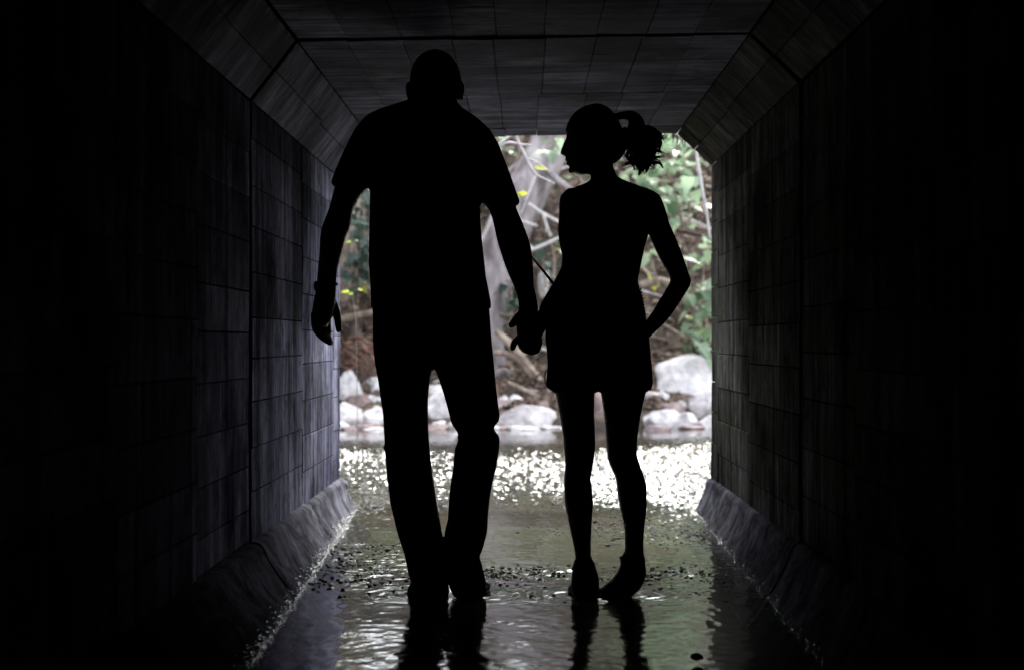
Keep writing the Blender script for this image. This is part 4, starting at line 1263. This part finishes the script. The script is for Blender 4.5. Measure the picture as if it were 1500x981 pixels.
shrub('leafy_shrub', 'leafy shrub on the bank hidden by the left tunnel wall', 20.8,
      [[(420, 470, 0), (410, 400, 0), (430, 330, 0)], [(440, 470, 0), (455, 390, 0), (450, 320, 0)], [(400, 470, 0), (360, 400, 0), (350, 340, 0)]], 90, 'leaf', 21, spread=18)
shrub('leafy_shrub', 'leafy shrub on the bank hidden by the right tunnel wall', 20.8,
      [[(1110, 480, 0), (1100, 400, 0), (1090, 310, 0)], [(1130, 480, 0), (1150, 380, 0), (1140, 290, 0)]], 80, 'leaf', 22, spread=18)
# hanging bleached twig near the mouth
twig = empty('hanging_twig', W(757, 196, 13.0)); tag(twig, 'bleached white forked twig hanging beside the man\'s right sleeve', 'twig')
for q in ([(752, 150, 0, 2.6), (757, 200, 0, 2.6), (766, 222, 0, 2.4), (777, 245, 0, 2.6), (785.5, 257, 0, 2.3)], [(785.5, 257, 0, 2.2), (779, 272, 0, 2.0), (772, 290, 0, 1.8), (763, 314, 0, 1.2)], [(785.5, 257, 0, 1.4), (797, 262, 0, 1.2), (812, 269, .05, .8)],
          [(728, 216, 0, 1.8), (745, 209, 0, 2.0), (762, 212, 0, 1.9), (778, 212.5, 0, 1.2)], [(728, 214, 0, 2.0), (738, 206, 0, 2.0), (752, 196, 0, 1.6)], [(775, 232, .05, 1), (790, 240, .05, 1.0), (806, 252, .05, .7)]):
    mb = MB(); ptube(mb, q, 13.0, n=7, per=5, wob=.2)
    place_under(mb.build('branch', M['pale_wood']), twig)
for (px, py, rz, s) in ((782, 245.5, 1.45, 1.9), (773, 283.5, -1.5, 1.7), (764, 286, -1.7, 1.3)):
    o = bpy.data.objects.new('leaf', LEAF['small_yellow'][0]); COL.objects.link(o)
    o.parent = twig
    o.matrix_local = Matrix.Translation(Vector(W(px, py, 13.0)) - Vector(twig.location)) @ Matrix.Rotation(-rz, 4, 'Z') @ Matrix.Rotation(.9, 4, 'Y') @ Matrix.Scale(s, 4)
vine = empty('vine', W(1010, 170, 13.5)); tag(vine, 'pale bare vine hanging by the right tunnel edge', 'vine')
mb = MB(); ptube(mb, [(1015, 150, 0, 2), (1020, 220, 0, 2.2), (1024, 250, 0, 2.6), (1029, 280, 0, 2.4), (1035, 312, 0, 2), (1040, 350, 0, 1.4)], 13.5, n=7, per=5, wob=.2)
place_under(mb.build('stem', M['pale_wood']), vine)
yl = empty('yellow_sprig', W(522, 470, 12.0)); tag(yl, 'thin stalk with small bright yellow leaves by the man\'s left wrist', 'sprig')
mb = MB(); ptube(mb, [(524, 700, 0, .5), (522, 500, 0, .5), (519, 450, 0, .45), (514, 428, 0, .4)], 12.0, n=5, per=5)
place_under(mb.build('stem', M['wood']), yl)
for (px, py, a, s) in ((512, 427, 1.5, 1.0), (517, 430, .6, .9), (524, 424, -.9, .9), (514, 354, 1.2, .6), (520, 352, -1.0, .5)):
    o = bpy.data.objects.new('leaf', LEAF['small_yellow'][0]); COL.objects.link(o)
    o.parent = yl
    o.matrix_local = Matrix.Translation(Vector(W(px, py, 12.0)) - Vector(yl.location)) @ Matrix.Rotation(a, 4, 'Z') @ Matrix.Rotation(1.0, 4, 'Y') @ Matrix.Scale(s, 4)
# rootlets at the upper right corner of the mouth
rl = empty('hanging_rootlet', W(990, 197, DE - .01)); tag(rl, 'small tuft of dark rootlets at the upper right corner of the mouth', 'rootlets')
random.seed(12)
for i in range(7):
    x0 = 985 + i * 3 + random.uniform(-1, 1)
    mb = MB(); ptube(mb, [(x0, 194 + (i * 1.6), 0, .7), (x0 + random.uniform(-2, 2), 200 + i * 1.8, 0, .6), (x0 + random.uniform(-3, 3), 204 + i * 2 + random.uniform(0, 4), 0, .2)], DE - .015, n=5, per=3)
    place_under(mb.build('rootlet', M['stub']), rl)

# ------------------------------------------------------------------ foam and splash along the kerbs
def foam_line(name, label, sgn, y0, y1, n, seed, smax):
    rnd = random.Random(seed)
    v, f = [], []
    for _ in range(n):
        y = rnd.uniform(y0, y1)
        s = smax * rnd.uniform(.25, 1.0) ** 1.6 * (.5 + .7 * abs(mnoise.noise(Vector((y * 4, sgn, 0)))))
        lev = float(np.interp(y, [4.2, 5.0, 6.0, 6.8, 9.2, 10.2], [-.012, -.008, -.004, 0, .022, WL]))
        off = rnd.gauss(0, .010)
        gw = 1 + (.75 if sgn < 0 else .22) * min(1.2, (DE - y) / 4.6)
        x = sgn * (.935 - (.097 - .55 * (lev - .02)) * gw + off - .006)
        zc = lev + max(0, off) * 1.5 + rnd.uniform(-.002, .004)
        b_ = len(v)
        ax = rnd.uniform(.8, 1.8)
        for co in OCT:
            v.append((x + co[0] * s * rnd.uniform(.7, 1.3), y + co[1] * s * ax * rnd.uniform(.7, 1.3), zc + co[2] * s * .6 * rnd.uniform(.7, 1.3)))
        for t in OCTF:
            f.append(tuple(b_ + i for i in t))
    o = link(name, pymesh(name, v, f), M['foam'], None, True)
    tag(o, label, 'foam', kind='stuff')


tmp = bmesh.new(); bmesh.ops.create_icosphere(tmp, subdivisions=1, radius=1.0)
OCT = [tuple(v_.co) for v_ in tmp.verts]; OCTF = [tuple(v_.index for v_ in f_.verts) for f_ in tmp.faces]
foam_line('foam', 'white splashing water along the foot of the left kerb', -1, 4.7, DE, 2300, 1, .0062)
foam_line('foam', 'thin pale wet line along the foot of the right kerb', 1, 4.6, DE, 900, 2, .0042)

# ------------------------------------------------------------------ gravel showing through the riffles
rnd_ = random.Random(64)
gv, gf = [], []
for cx, cy, hw, hh, st_ in RIFF[:6] + [(640, 745, 120, 9, 0.4), (930, 748, 110, 7, 0.5), (700, 842, 60, 7, 0.6), (620, 850, 200, 18, 0.3), (1000, 850, 110, 25, 0.4)]:
    for _ in range(int(hw * hh * 0.14 * st_) + 20):
        px, py = rnd_.gauss(cx, hw * .6), rnd_.gauss(cy, hh * .55)
        y = CZ * F / max(py - VY, 200)
        x = (px - VX) / F * y
        if abs(x) > .80 or y > DE + .3: continue
        s_ = rnd_.uniform(.0025, .007) * (1.5 if rnd_.random() < .05 else 1)
        zc = float(np.interp(y, [4.2, 6.8, 9.2, 10.2], [-.012, 0, .022, WL])) - s_ * rnd_.uniform(-.1, .5)
        b_ = len(gv)
        for co in OCT:
            gv.append((x + co[0] * s_ * 1.5 * rnd_.uniform(.7, 1.2), y + co[1] * s_ * 1.4 * rnd_.uniform(.7, 1.2), zc + co[2] * s_ * .8))
        for t in OCTF:
            gf.append(tuple(b_ + i for i in t))
tag(link('gravel', pymesh('gravel', gv, gf), M['dark_rock'], None, True), 'dark wet gravel specks breaking the water on the tunnel floor', 'gravel', kind='stuff')
